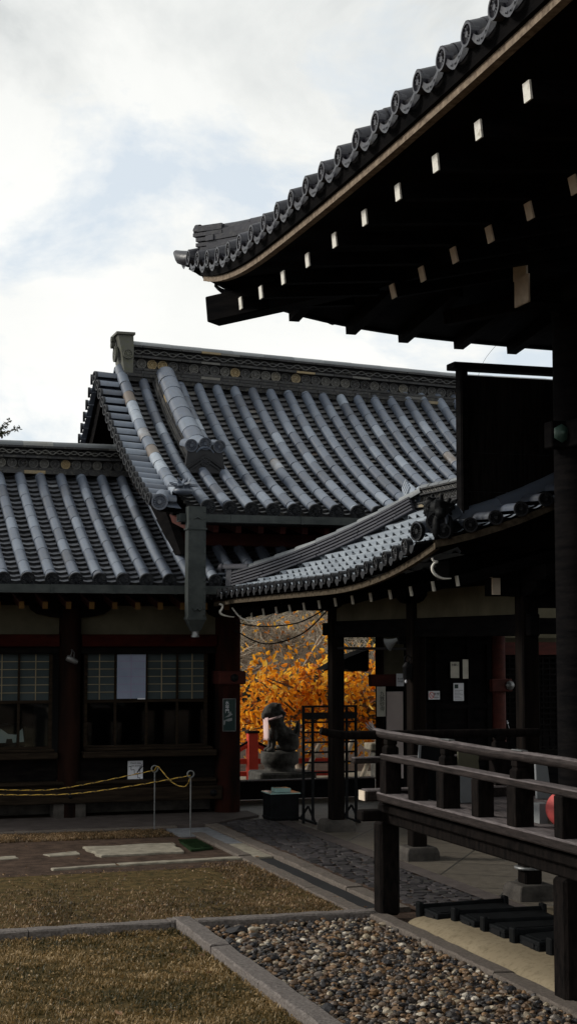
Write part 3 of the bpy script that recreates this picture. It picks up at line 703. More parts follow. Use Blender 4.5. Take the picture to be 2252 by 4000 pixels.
mb = MB(); mb.lathe((5.1, 19.345, .29), [(.05, 0), (.045, .015), (.01, .03)], 6, (0, -1, 0)); mb.lathe((3.275, 19.345, .30), [(.035, 0), (.03, .012), (.01, .025)], 6, (0, -1, 0)); mb.build('hexagon_boss', M['metal'], wing)
mb = MB(); mb.box(-1.2, 5.2, 19.9, 19.95, .03, .3)
for x in (1.21, 3.275): mb.box(x-.2, x+.2, 19.4, 19.7, .03, .20)
mb.build('foundation', M['plinth'], wing)
def window(x0, x1, panels):
    fr = MB(); y = 19.56
    fr.box(x0, x0+.045, y, y+.08, .872, 2.055); fr.box(x1-.045, x1, y, y+.08, .872, 2.055)
    fr.box(x0+.045, x1-.045, y+.003, y+.077, 1.435, 1.475)
    for i in range(1, panels):
        x = x0 + (x1-x0)*i/panels; fr.box(x-.016, x+.016, y-.004, y+.05, .9, 1.435); fr.box(x-.012, x+.012, y-.004, y+.05, 1.475, 2.055)
    fr.box(x0+.045, x1-.045, y-.002, y+.06, .872, .90)
    f = fr.build('window', M['brown'], wing, .004)
    g = MB(); g.box(x0+.045, x1-.045, y+.028, y+.034, .90, 1.435); g.build('pane', M['glass'], f)
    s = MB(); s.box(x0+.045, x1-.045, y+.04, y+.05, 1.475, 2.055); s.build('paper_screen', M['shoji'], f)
    l = MB()
    for k in range(5):
        z = 1.57 + k*.097; l.box(x0+.045, x1-.045, y+.026, y+.038, z-.005, z+.005)
    for i in range(panels):
        x = x0 + (x1-x0)*(i+.5)/panels; l.box(x-.006, x+.006, y+.024, y+.0385, 1.475, 2.055)
    l.build('lattice', M['shojibar'], f)
    return f
window(1.39, 3.07, 4); window(3.465, 5.075, 4); window(-.7, 1.03, 4)
mb = MB(); mb.box(3.885, 4.255, 19.553, 19.556, 1.485, 2.045); psh = thing('paper_sheet', 'pale lavender paper sheet covering the second pane of the lattice window', 'paper sheet', (4.07, 19.55, 1.485)); mb.build('sheet', M['sheet'], psh)
mb = MB()
for k in range(5): mb.box(3.887, 4.253, 19.5515, 19.5528, 1.567 + k*.097, 1.575 + k*.097)
mb.box(4.062, 4.072, 19.5512, 19.5528, 1.487, 2.043); mb.build('show_through_lines', simple('dull_mauve', (.23, .20, .31), (.29, .24, .36), 3, .9, 0), psh)
mb = MB(); mb.box(4.15, 4.25, 19.54, 19.552, 1.475, 1.49); tag(mb.build('sash_tag', M['paper']), 'little white strip stuck under the lavender sheet on the window sash', 'label')
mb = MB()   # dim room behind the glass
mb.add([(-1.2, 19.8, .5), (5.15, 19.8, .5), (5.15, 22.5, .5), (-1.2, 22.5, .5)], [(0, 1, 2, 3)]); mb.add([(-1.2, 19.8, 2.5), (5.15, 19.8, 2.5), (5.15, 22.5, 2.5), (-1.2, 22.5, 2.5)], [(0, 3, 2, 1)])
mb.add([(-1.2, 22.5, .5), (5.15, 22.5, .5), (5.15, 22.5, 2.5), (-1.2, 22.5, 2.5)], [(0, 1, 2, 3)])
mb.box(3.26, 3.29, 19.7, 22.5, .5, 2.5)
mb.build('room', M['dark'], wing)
mb = MB(); mb.box(5.2, 5.48, 19.7, 25, .02, 3.0); mb.box(-1.2, 5.2, 24.8, 25, .02, 2.9); mb.build('side_wall', M['wood'], wing)

# ================================================================== HIGHER HALL BEHIND THE PASSAGE
hall = thing('temple_hall', 'taller temple hall with curved grey tiled gable roof and patterned ridge over the passage', 'temple', (6.8, 21.0, 0))
BR = 22.45
profB = [(-22.45, 6.11), (-21.58, 5.42), (-20.77, 4.96), (-20.22, 4.655), (-19.36, 4.20), (-18.41, 3.855)]
def zoffB(a, r):
    k = max(0.0, 5.6-a); up = .028*k*k
    top = min(1, max(0, (abs(r)-18.4)/4)) if r < 0 else min(1, max(0, (26.5-r)/4))
    return up*(1-top*.5) + top*(.085*max(0, 8.5-a)/4)
rB = Roof((1, 0, 0), (0, -1, 0), profB, zoffB, deg=3)
rowsB = [4.77 + .2785*k for k in range(0, 32)]
roofB = tiled(rB, rowsB, 4.50, 13.6, r=.074, root=hall, endr=.094, skip=lambda a: False)
rBb = Roof((1, 0, 0), (0, 1, 0), [(2*BR + p[0], p[1]) for p in profB], zoffB, deg=3)
tiled(rBb, rowsB, 4.50, 13.6, r=.070, name='rear_roof', root=hall, course=.2)
deck(rB, 4.15, 13.6, -.125, hall, na=12); deck(rBb, 4.15, 13.6, -.125, hall, na=12)
zr = lambda x: 6.03 + .041*max(0, 9.94-x)
pr = Path([(x, BR, zr(x)-.02) for x in np.linspace(4.50, 13.6, 40)])
ridge_bands(roofB, pr, [('core', -.2, -.1, .5), ('noshi', -.13, -.085, .54), ('noshi', -.075, -.035, .48), ('noshi', -.025, .01, .44), ('core', 0, .36, .20), ('disc', .09, .074, .25, .16), ('noshi', .17, .20, .38), ('wave', .262, .034, .28, .26), ('noshi', .325, .355, .38), ('cap', .355, .17, .5, .48)])
def oni(name, root, c, dirv, w, h, mat='ridge', disc_r=.07, crest=True):
    """demon tile: plate with flared sides, gabled moulding and a round crest, facing dirv"""
    d = Vector(dirv).normalized(); a = d.cross(UP).normalized(); c = Vector(c); mb = MB()
    def P(u, z, e=0): return c + a*(u*w/2) + UP*(z*h) + d*e
    mb.prism([P(-1.05, 0), P(1.05, 0), P(.95, .35), P(.88, .75), P(.8, 1), P(-.8, 1), P(-.88, .75), P(-.95, .35)], d*.07, .3)
    if crest:
        for s_ in (-1, 1):
            mb.bar(P(s_*1.0, .12, .075), P(0, .62, .075), .03, .05, .2, d); mb.bar(P(s_*.9, .02, .075), P(0, .48, .075), .02, .03, .4, d)
        mb.bar(P(-.9, .03, .07), P(.9, .03, .07), .05, .04, .25)
    round_end(mb, P(0, .40 if crest else .5, .095), d, disc_r, .55, 8)
    return mb.build(name, M[mat], root)
# gable end piece of the ridge
mb = MB(); x0 = 4.46
mb.prism([(x0+.02, BR-.27, zr(4.4)-.14), (x0-.02, BR-.24, zr(4.4)+.20), (x0-.07, BR-.20, zr(4.4)+.47), (x0+.16, BR-.20, zr(4.4)+.47), (x0+.16, BR-.24, zr(4.4)+.2), (x0+.14, BR-.27, zr(4.4)-.14)], (0, .54, 0), .45)
mb.box(x0-.10, x0+.18, BR-.24, BR+.24, zr(4.4)+.465, zr(4.4)+.50, .55)
round_end(mb, (x0+.07, BR-.275, zr(4.4)+.17), (0, -1, .1), .075, .5, 8); round_end(mb, (x0-.09, BR, zr(4.4)+.2), (-1, 0, 0), .12, .4, 8)
for z in (.36, .44): mb.lathe((x0-.07, BR+.05, zr(4.4)+z-.02), [(.05, 0), (.05, .06)], 10, (-1, 0, 0), .3)
mb.build('ridge_end_tile', tile_mat('mossy_ridge_end', [(0, (.03, .03, .028)), (.5, (.085, .085, .07)), (1, (.16, .15, .12))], .6, .8, .3, (.085, .09, .04)), roofB)
# verge: roll of half round tiles, and the row of short tiles sticking out over the gable
def verge(roof, root, back=False):
    mb = MB(); eb = MB(); pth = roof.path(4.46, 0, roof.L-.30 if not back else roof.L, .045)
    cover(mb, pth, 0, pth.L, .084, .30, tf=lambda: random.choice([.3, .45, .6, .75, .78, .9, .95]))
    d = .18
    ds = []
    while d < roof.L-.02: ds.append(d); d += .262 - .05*(d/roof.L)
    for d in ds:
        c = roof.pt(4.40, d, -.02); e = roof.pt(4.06, d+.02, -.015)
        p = Path([c, (c+e)/2, e]); cover(mb, p, 0, p.L, .07, .5, tf=lambda: random.uniform(.2, .7), taper=.95)
        round_end(eb, e + Vector((-.01, 0, -.005)), (-1, -.15 if not back else .15, 0), .078, random.uniform(.1, .5))
    vs = []
    for i in range(40):
        for x, h in ((4.09, -.055), (4.44, -.06)): vs.append(roof.pt(x, roof.L*i/39, h))
    mb.add(vs, [(i*2, i*2+1, i*2+3, i*2+2) for i in range(39)], .3)
    o = mb.build('verge', M['tile'], root); eb.build('verge_discs', M['disc'], root)
verge(rB, roofB); verge(rBb, roofB, True)
mb = MB(); c = rB.pt(4.17, rB.L-.03, .0); e = c + Vector((-.02, -.12, -.02)); pth = Path([c + Vector((.10, .28, .09)), (c+e)/2 + Vector((.04, .08, .03)), e]); cover(mb, pth, 0, pth.L, .09, .5)
round_end(mb, e + Vector((-.012, -.012, 0)), (-.35, -1, 0), .10, .2); mb.build('corner_tile', M['tile'], roofB)
mb = MB()     # little leaf-shaped ornament at the foot of the verge
cc = rB.pt(4.50, rB.L-.24, .10)
mb.ell(cc, .13, .13, .05, .4)
for i in range(9):
    g = i/9*2*PI; mb.prism([cc + Vector((math.cos(g)*.04, math.sin(g)*.04, .02)), cc + Vector((math.cos(g+.35)*.12, math.sin(g+.35)*.12, .06)), cc + Vector((math.cos(g)*.20, math.sin(g)*.20, .05+.03*(i % 2))), cc + Vector((math.cos(g-.35)*.12, math.sin(g-.35)*.12, .06))], (0, 0, .025), .5)
for i in range(5):
    g = i/5*2*PI; mb.prism([cc + Vector((0, 0, .05)), cc + Vector((math.cos(g+.4)*.07, math.sin(g+.4)*.07, .1)), cc + Vector((math.cos(g)*.11, math.sin(g)*.11, .15)), cc + Vector((math.cos(g-.4)*.07, math.sin(g-.4)*.07, .1))], (0, 0, .02), .45)
mb.build('leaf_ornament', M['tile'], roofB)
# descending ridge
def kudari(roof, x, dend, root):
    mb = MB(); pth = roof.path(x, .30, dend, .0); L_ = pth.L
    for i, (h0, h1, w_) in enumerate([(.02, .055, .36), (.070, .10, .31), (.115, .145, .32), (.16, .19, .28)]): pieces(mb, pth, h0, h1, w_, .24, lo=.05, hi=.55)
    pieces(mb, pth, 0, .19, .22, 1.0, 0, None, 0, 0, .03)
    o = mb.build('descending_ridge', M['ridge'], root)
    cp_ = MB(); cover(cp_, pth, 0, L_-.02, .14, .34, .95, 10, .19, taper=.96, tf=lambda: random.choice([.36, .42, .5, .55, .6, .72])); cp_.build('ridge_cap', M['tile'], o)
    t, s_, n_ = pth.frame(L_-.02); c = pth.at(L_)
    f = Vector((0, -1, -.12)).normalized()
    oni('ridge_end_tile', o, c + UP*(-.03) + f*(.02), f, .54, .37, 'oni', .066)
    eb = MB()
    for u in (-.19, 0, .19):
        e = c + Vector((u, 0, 0)) + UP*(.325 + (.03 if u == 0 else 0)) + f*.10; b = e - f*.36 + UP*.02
        q = Path([b, (b+e)/2, e]); cover(eb, q, 0, q.L, .08, .5); round_end(eb, e + f*.012, f, .086, .15)
    eb.build('round_tile_ends', M['tile'], o)
kudari(rB, 5.07, rB.d_of(-19.82), roofB)
# gable board and wall under the verge
mb = MB(); n = 24
vs = []
for roof in (rB, rBb):
    for i in range(n):
        for h in (-.13, -.42+.24*max(0, i/(n-1)-.6)/.4):
            p = roof.pt(4.2, roof.L*i/(n-1), 0); vs.append((4.20, p.y, p.z + h))
for k in (0, 1):
    b = k*2*n; mb.add(vs[b:b+2*n], [(i*2, i*2+1, i*2+3, i*2+2) for i in range(n-1)])
mb.build('gable_board', M['wood'], hall)
mb = MB(); mb.prism([(4.55, 18.9, 3.3), (4.55, 26, 3.3), (4.55, 24, 4.6), (4.55, BR, 6.0), (4.55, 20.9, 4.7)], (.1, 0, 0)); mb.build('gable_wall', M['wood'], hall)
mb = MB(); mb.box(4.36, 12.5, 18.19, 18.34, 3.655, 3.668); mb.box(4.36, 12.5, 18.19, 18.202, 3.668, 3.75); mb.box(4.36, 12.5, 18.328, 18.34, 3.668, 3.75)
for i in range(9): mb.box(5.0+i*.9, 5.03+i*.9, 18.184, 18.19, 3.65, 3.75)
gut = mb.build('gutter', M['copper'], hall)
mb = MB(); mb.box(4.44, 4.655, 18.06, 18.23, 2.46, 3.83)
for s_ in (0, 1):
    for i in range(16): mb.ell((4.458+s_*.18, 18.058, 2.52+i*.083), .008, .008, .008, .5, None, 6, 4)
mb.box(4.425, 4.67, 18.045, 18.24, 3.55, 3.57); mb.box(4.43, 4.665, 18.05, 18.235, 2.47, 2.50)
mb.add([(4.44, 18.06, 2.46), (4.655, 18.06, 2.46), (4.655, 18.23, 2.46), (4.44, 18.23, 2.46), (4.50, 18.10, 2.33), (4.60, 18.10, 2.33), (4.60, 18.19, 2.33), (4.50, 18.19, 2.33)], [(0, 4, 5, 1), (1, 5, 6, 2), (2, 6, 7, 3), (3, 7, 4, 0)])
dp = mb.build('rain_box', M['copper'], hall)
mb = MB(); mb.lathe((4.55, 18.145, 2.335), [(.042, 0), (.042, -.05), (.05, -.055), (.05, -.075)], 14); mb.build('spout', M['steel'], dp)
mb = MB()
for s_ in (-1, 1):
    mb.tube([(4.55, 18.055, 2.60), (4.55+s_*.03, 18.055, 2.575), (4.55+s_*.055, 18.055, 2.60), (4.55+s_*.06, 18.055, 2.63)], [.012, .01, .007, .003], 5); mb.tube([(4.55, 18.055, 3.70), (4.55+s_*.03, 18.055, 3.685), (4.55+s_*.05, 18.055, 3.67)], [.01, .008, .003], 5)
mb.ell((4.55, 18.055, 2.60), .018, .012, .014); mb.build('crest', M['copper'], dp)
for k in range(27):
    x = 4.62 + k*.29; mb = MB(); mb.bar((x, 18.55, 3.60), (x, 19.7, 3.82), .07, .09); mb.build('rafter', M['red'], hall)
mb = MB(); mb.box(4.45, 12.5, 18.42, 18.5, 3.64, 3.71); mb.build('eave_board', M['wood'], hall)
mb = MB(); mb.box(4.6, 12.5, 19.56, 19.72, 2.98, 4.3); mb.box(5.6, 12.5, 19.56, 19.7, 2.62, 2.98); mb.box(4.6, 12.5, 25.3, 25.45, 2.9, 4.3); w_ = mb.build('upper_wall', M['wood'], hall)
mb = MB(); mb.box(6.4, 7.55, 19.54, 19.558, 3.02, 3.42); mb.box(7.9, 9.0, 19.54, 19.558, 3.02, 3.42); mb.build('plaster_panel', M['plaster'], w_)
mb = MB(); mb.box(4.6, 12.4, 19.46, 19.56, 3.45, 3.62); mb.build('tie_beam', M['red'], hall, .01)
# far side of the passage: sill beam, red pillar, wall
mb = MB(); mb.box(5.5, 7.9, 20.95, 21.12, .02, .262); mb.build('sill_beam', M['wood'], hall, .01)
mb = MB(); mb.box(5.5, 7.9, 20.93, 21.14, .264, .28); mb.build('sill_cap', M['rail'], hall)
post(hall, 8.0, 21.02, .062, .0, 2.62, 'pillar'); post(hall, 5.34, 25.3, .1, 0, 2.9, 'pillar'); post(hall, 12.3, 25.3, .1, 0, 2.9, 'pillar')
mb = MB(); mb.box(7.84, 8.6, 20.93, 21.06, 1.57, 1.74); mb.build('beam_end', M['red'], hall, .01)
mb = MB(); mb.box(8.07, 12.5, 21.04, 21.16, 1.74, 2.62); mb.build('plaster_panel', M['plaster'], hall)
mb = MB(); mb.box(8.07, 12.5, 21.05, 21.16, .0, 1.57); mb.build('lower_wall', M['wood'], hall)
mb = MB(); mb.box(8.105, 8.36, 21.02, 21.045, .25, 1.49); mb.build('door_panel', M['pinkpanel'], hall)
# ================================================================== COVERED CORRIDOR (low shiny roof in the middle)
cor = thing('covered_corridor', 'open corridor with a shiny silver tiled hip roof on black posts in the middle', 'corridor', (6.05, 15, 0))
CU = 4.9; CF = 18.80; CN = 11.72; CR = 7.0
def zoffC(a, r):      # lift of the eave towards the near gable and a little at the far corner
    s_ = r - 0 if False else 0
    return 0
profC = [(s_, 2.79 + .25*s_ + .108*s_*s_) for s_ in (2.1, 1.6, 1.1, .6, .2, 0)]
def zoffC(a, run):
    s_ = -run; k = max(0, (14.6-a)/2.9); f = max(0, (a-17.8)/1.0)
    return (.30*k*k*k**.3 if k > 0 else 0)*(1-.45*min(s_/2.1, 1)) - .02*f
rC = Roof((0, 1, 0), (-1, 0, 0), [(-s_, z) for s_, z in profC], zoffC)
rC_org = CU
class Shift:        # the same roof face moved so that run 0 is the eave line
    pass
_pt = rC.pt
rC.pt = lambda a, d, h=0: _pt(a, d, h) + Vector((CU, 0, 0))
rC.path = lambda a, d0=0, d1=None, h=0: Path([rC.pt(a, d0 + ((rC.L if d1 is None else d1)-d0)*i/12, h) for i in range(13)])
def s_tiles(roof, a0, a1, top, name, root, pitch=.235, course=.225, flip=False):
    mb = MB(); j = 0; a = a0; nu = 9
    us = [0, .14, .28, .42, .54, .66, .77, .88, 1.0]
    def hgt(u, H): return -.012*math.sin(PI*min(u/.5, 1)) if u < .5 else H*math.sin(PI*(u-.5)/.5)
    while a < a1 - .01:
        b = min(a+pitch, a1); dt = top((a+b)/2); d = roof.L
        while d > dt + .02:
            u0 = max(d-course-.015, dt-.1, 0); vs = []; lf = random.uniform(-.003, .003)
            for dd, H, l in ((u0, .010, 0), (d, .046, .018)):
                for u in us: vs.append(roof.pt(a+(b-a)*(u if not flip else 1-u), dd, hgt(u, H) + l + lf))
            ti = random.uniform(.25, .8)
            mb.add(vs, [(k, nu+k, nu+k+1, k+1) for k in range(nu-1)], ti, True)
            fr = [];                         # thickness of the lower edge
            for h_ in (0, -.014):
                for u in us: fr.append(roof.pt(a+(b-a)*(u if not flip else 1-u), d, hgt(u, .046) + .018 + lf + h_))
            mb.add(fr, [(k, nu+k, nu+k+1, k+1) for k in range(nu-1)], ti*.3)
            d -= course
        a += pitch
    return mb.build(name, M['shiny'], root)
topC = lambda a: rC.d_of(-min(2.1, max(0.02, CF-a)))
roofC = s_tiles(rC, CN+.30, CF-.02, topC, 'roof', cor)
# hanging eave tiles: a tongue under each wave and a small round end
a = CN+.30; i = 0
while a < CF-.12:
    mb = MB(); eb = mb; p = rC.pt(a+.176, rC.L, .03); k = max(0, (13.6-a)/1.9); r_ = .050 + .026*min(k, 1)
    round_end(eb, p + Vector((-.025, 0, -.01)), (-1, 0, -.05), r_, random.uniform(.05, .5), 10, th=.06)
    c = rC.pt(a+.06, rC.L, 0); vs = []
    for q in range(7):
        u = -1+2*q/6; vs.append(c + Vector((-.012, u*.06, .004)))
    for q in range(7):
        u = -1+2*q/6; vs.append(c + Vector((-.016, u*.06, -.012-.055*(1-abs(u)**1.6))))
    mb.add(vs, [(q, 7+q, 8+q, q+1) for q in range(6)], .35); a += .235
    mb.build('eave_tile', M['oni'], roofC)
# other faces (front gable side, far hip face and right face), plainer
rC2 = Roof((0, 1, 0), (1, 0, 0), [(-s_ + 0, z) for s_, z in profC])
_p2 = rC2.pt; rC2.pt = lambda a, d, h=0: _p2(a, d, h) + Vector((2*CR-CU, 0, 0))
s_tiles(rC2, CN+.3, CF, lambda a: rC2.d_of(-min(2.1, max(.02, CF-a))), 'right_roof', cor, .235, .225)
rC3 = Roof((1, 0, 0), (0, 1, 0), [(-s_, z) for s_, z in profC]); _p3 = rC3.pt; rC3.pt = lambda a, d, h=0: _p3(a, d, h) + Vector((0, CF, 0))
s_tiles(rC3, CU+.02, 2*CR-CU-.02, lambda a: rC3.d_of(-max(.02, 2.1-abs(a-CR))), 'far_roof', cor, .235, .225)
mb = MB()
for s0 in (0, 1):     # dark boards under the tiles
    vs = []
    for a in np.linspace(CN+.05, CF-.03, 14):
        for s_ in np.linspace(2.1 if a < CF-2.1 else max(.03, CF-a), .0, 7):
            z = 2.79+.25*s_+.108*s_*s_ - .06 + zoffC(a, -s_)*(1 if s0 == 0 else 0); vs.append((CU+s_ if s0 == 0 else 2*CR-CU-s_, a, z))
    mb.add(vs, [(i*7+k, i*7+k+1, (i+1)*7+k+1, (i+1)*7+k) for i in range(13) for k in range(6)])
vs = [(CU, CF, 2.73), (2*CR-CU, CF, 2.73), (CR, CF-2.1, 3.8)]; mb.add(vs, [(0, 1, 2)])
mb.build('roof_boards', M['wood'], cor)
# pale fascia under the eave, running up along the gable verge
mb = MB(); vs = []
for a in list(np.linspace(CN, CF, 30)):
    z = rC.pt(a, rC.L).z; vs += [(CU+.05, a, z-.125), (CU+.05, a, z-.072), (CU+.09, a, z-.072), (CU+.09, a, z-.125)]
mb.add(vs, [(i*4+k, i*4+(k+1) % 4, (i+1)*4+(k+1) % 4, (i+1)*4+k) for i in range(29) for k in range(4)])
vs = []
for s_ in np.linspace(.05, 2.1, 14):
    z = 2.79+.25*s_+.108*s_*s_ + zoffC(CN, -s_); vs += [(CU+s_, CN, z-.125), (CU+s_, CN, z-.065), (CU+s_, CN+.04, z-.065), (CU+s_, CN+.04, z-.125)]
mb.add(vs, [(i*4+k, i*4+(k+1) % 4, (i+1)*4+(k+1) % 4, (i+1)*4+k) for i in range(13) for k in range(4)])
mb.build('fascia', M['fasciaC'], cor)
mb = MB(); vs = []
for s_ in np.linspace(.05, 2.1, 14):
    z = 2.79+.25*s_+.108*s_*s_ + zoffC(CN, -s_); vs += [(CU+s_, CN+.02, z-.06), (CU+s_, CN+.02, z-.02)]
mb.add(vs, [(i*2, i*2+1, i*2+3, i*2+2) for i in range(13)]); mb.build('verge_board', M['wood'], cor)
# near verge: short round tiles over the gable and a roll behind them
def zC(s_, a=CN): return 2.79+.25*s_+.108*s_*s_ + zoffC(a, -s_)
mb = MB(); eb = MB()
for s_ in (.10, .34, .57, .80, 1.03, 1.26, 1.5, 1.74, 1.98):
    p = Vector((CU+s_, CN+.36, zC(s_)+.02)); e = Vector((CU+s_, CN-.05, zC(s_)+.0)); q = Path([p, (p+e)/2, e]); cover(mb, q, 0, q.L, .054, .6, tf=lambda: random.uniform(.02, .3)); eb = MB(); round_end(eb, e + Vector((0, -.012, 0)), (-.2, -1, 0), .062, .15, th=.03); eb.build('round_tile_end', M['oni'], roofC)
    vs = []
    for k in range(7):
        u = -1+2*k/6
        for yy, dz in ((CN+.36, .02), (CN-.04, .0)): vs.append((CU+s_+.115+u*.085, yy, zC(s_+.115)+dz-.035*(1-u*u)))
    mb.add(vs, [(k*2, k*2+1, k*2+3, k*2+2) for k in range(6)], .7, True)
q = Path([(CU+s_, CN+.40, zC(s_)+.06) for s_ in np.linspace(2.1, .2, 12)]); cover(mb, q, 0, q.L, .085, .3, tf=lambda: random.uniform(.1, .45))
e = Vector((CU+.06, CN-.02, zC(0)+.10)); b = e + Vector((.28, .34, .10)); q = Path([b, (b+e)/2, e]); cover(mb, q, 0, q.L, .085, .6); eb = MB(); round_end(eb, e + Vector((-.01, -.012, 0)), (-.45, -1, 0), .088, .2); eb.build('round_tile_end', M['oni'], roofC)
e = Vector((CU-.04, CN+.16, zC(0)+.03)); b = e + Vector((.35, .05, .07)); q = Path([b, (b+e)/2, e]); cover(mb, q, 0, q.L, .08, .6); eb = MB(); round_end(eb, e + Vector((-.012, -.0, 0)), (-1, -.25, 0), .082, .2); eb.build('round_tile_end', M['oni'], roofC)
o = mb.build('verge', M['tile'], roofC); eb.build('round_tile_ends', M['disc'], o)
# far hip ridge
hip = [Vector((CU+s_, CF-s_, 2.79+.25*s_+.108*s_*s_+.02)) for s_ in np.linspace(2.15, .0, 16)]
hp = Path(hip); hs = Path(hip[:14])
M['hipn'] = tile_mat('purple_grey_ridge_tile', [(0, (.035, .035, .043)), (.5, (.07, .07, .085)), (1, (.13, .13, .15))], .5, .4)
mb = MB()
pieces(mb, hs, 0, .17, .20, 1.0, .25, hs.L, 0, 0, .05)
for h0, h1, w_ in ((.0, .022, .36), (.040, .060, .32), (.078, .098, .31), (.116, .136, .28), (.152, .172, .27)): pieces(mb, hs, h0, h1, w_, .27, .25, hs.L, .008, .2, .95)
o = mb.build('hip_ridge', M['hipn'], roofC)
mb = MB(); cover(mb, hs, .1, hs.L+.0, .115, .30, .62, 8, .168, tf=lambda: random.uniform(.3, .95), taper=.80); mb.build('ridge_cap', M['cap'], o)
pe = hs.at(hs.L); dv_ = Vector((-1, 1, 0)).normalized()
f = Vector((-.75, -.2, 0)).normalized()
oni('ridge_end_tile', o, pe + Vector((-.03, .03, .0)), (-.8, .6, 0), .30, .24, 'hipn', .055, False)
mb = MB(); mb.box(pe.x-.06, pe.x+.1, pe.y-.11, pe.y+.07, pe.z-.02, pe.z+.2, .4); round_end(mb, (pe.x+.01, pe.y-.115, pe.z+.10), (-.3, -1, 0), .06, .5, 8)
for k in (0, 1):
    e = pe + Vector((-.20-.02*k, .14-.09*k, .225)); b = pe + Vector((.08, -.10-.06*k, .225)); q = Path([b, (b+e)/2, e]); cover(mb, q, 0, q.L, .05, .6); round_end(mb, e, (-1, .7, 0), .055, .3)
mb.build('end_rolls', M['hipn'], o)
mb = MB(); q = Path([hp.at(hs.L+.05)+UP*.03, hp.at(hs.L+.25)+UP*.02, hp.L and hp.at(hp.L)+UP*.03]); cover(mb, q, 0, q.L, .07, .3); e = hp.at(hp.L)
q = Path([e+Vector((.06, -.06, .04)), e+Vector((-.08, .06, .05)), e+Vector((-.2, .16, .12))]); mb.tube([q.at(0), q.at(q.L*.5), q.at(q.L)], [.07, .06, .03], 8); round_end(mb, e + Vector((-.04, -.02, .03)), (-1, -.3, 0), .075, .2)
mb.build('corner_tile', M['hipn'], roofC)
mb = MB(); c = hp.at(hp.L-.3) + UP*.12; mb.ell(c, .12, .09, .04, .3)
for i in range(7):
    g = i/7*2*PI; mb.prism([c, c + Vector((math.cos(g+.4)*.09, math.sin(g+.4)*.09, .05)), c + Vector((math.cos(g)*.19, math.sin(g)*.15, .05)), c + Vector((math.cos(g-.4)*.09, math.sin(g-.4)*.09, .03))], (0, 0, .02), .3)
mb.build('leaf_ornament', M['tile'], roofC)
# main ridge along the corridor
zt = 2.79+.25*2.1+.108*4.41
rp = Path([(CR, y, zt-.02+.01*(y-15)) for y in np.linspace(16.85, 13.7, 12)])
oR = ridge_bands(roofC, rp, [('noshi', -.03, .0, .36), ('noshi', .012, .03, .32), ('core', .0, .22, .16), ('disc', .075, .036, .18, .085), ('noshi', .118, .135, .27), ('wave', .158, .018, .18, .12), ('noshi', .182, .2, .26), ('cap', .2, .10, .6, .3)])
mb = MB(); e = Vector((CR, 16.9, zt))
mb.prism([e + Vector((-.12, -.1, -.05)), e + Vector((.12, -.1, -.05)), e + Vector((.10, -.1, .2)), e + Vector((0, -.1, .27)), e + Vector((-.10, -.1, .2))], (0, .08, 0), .3)
mb.ell(e + Vector((-.05, .22, .0)), .10, .12, .10, .6); mb.ell(e + Vector((-.02, .05, .2)), .06, .13, .05, .75)
for k in range(4): mb.tube([e + Vector((-.18, .05+k*.035, .02+k*.03)), e + Vector((-.2, .05+k*.035, .14+k*.03)), e + Vector((-.15, .08+k*.03, .24+k*.03))], .018, 6, .7)
mb.build('ridge_end_tile', M['tile'], oR)
# posts, plinths, beams, plaster
def plinth(root, x, y, w_, h, name='plinth', z0=0):
    mb = MB(); vs = []
    for zz, k in ((z0, 1.0), (z0+h*.6, .97), (z0+h*.93, .88), (z0+h, .80)):
        for a, b in ((-1, -1), (1, -1), (1, 1), (-1, 1)): vs.append((x+a*w_/2*k, y+b*w_/2*k, zz))
    mb.add(vs, [(i*4+k, i*4+(k+1) % 4, (i+1)*4+(k+1) % 4, (i+1)*4+k) for i in range(3) for k in range(4)] + [(12, 13, 14, 15)])
    return mb.build(name, M['plinth'], root, .015)
M['cpost'] = simple('black_post_worn_foot', (.003, .0025, .0025), (.011, .008, .0065), 2.5, .85, .35, (5, 5, .6), .04, 20)
colsC = [(6.08, 17.42), (6.08, 14.92), (6.08, 12.36), (8.4, 12.36), (9.0, 14.92)]
for x, y in colsC:
    plinth(cor, x, y, .36, .13); post(cor, x, y, .08, .125, 2.78, 'cpost', False)
mb = MB(); mb.lathe((6.08, 12.36, 0), [(.130, .25), (.135, .252), (.135, .272), (.1, .272)], 16); mb.build('zinc_collar', M['steel'], cor)
mb = MB(); mb.box(6.03, 6.13, 12.2, 17.55, 2.255, 2.445); mb.box(5.99, 6.17, 17.5, 17.66, 2.28, 2.43); mb.build('tie_beam', M['wood'], cor, .01)
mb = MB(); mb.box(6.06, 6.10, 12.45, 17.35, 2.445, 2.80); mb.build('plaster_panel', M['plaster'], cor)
mb = MB(); mb.box(5.98, 6.18, 11.8, 18.5, 2.725, 2.86); mb.box(6.1, 9, 12.3, 12.42, 2.5, 2.8); mb.box(6.1, 9, 17.4, 17.5, 2.3, 2.5); mb.build('wall_plate', M['wood'], cor, .01)
for x, y in colsC[:3]:
    mb = MB(); pts = [(6.0, y+u*.36, 2.60+h) for u, h in ((-1, .125), (-.97, .07), (-.7, .02), (-.35, 0), (.35, 0), (.7, .02), (.97, .07), (1, .125))]; mb.prism(pts, (.14, 0, 0)); mb.build('bracket_arm', M['wood'], cor)
mb = MB(); mb.box(5.63, 5.99, 12.30, 12.44, 2.757, 2.83); mb.box(5.72, 5.99, 12.30, 12.44, 2.60, 2.755); o = mb.build('bracket_arm', M['wood'], cor)
mb = MB(); mb.box(5.72, 5.79, 12.27, 12.298, 2.61, 2.755); mb.box(5.64, 5.715, 12.27, 12.298, 2.757, 2.82); mb.build('painted_end', M['tan'], o)
mb = MB(); mb.box(6.15, 6.42, 12.29, 12.40, 2.72, 2.80); o = mb.build('bracket_arm', M['wood'], cor); mb = MB(); mb.box(6.16, 6.31, 12.275, 12.288, 2.73, 2.78); mb.build('painted_end', M['plaster'], o)
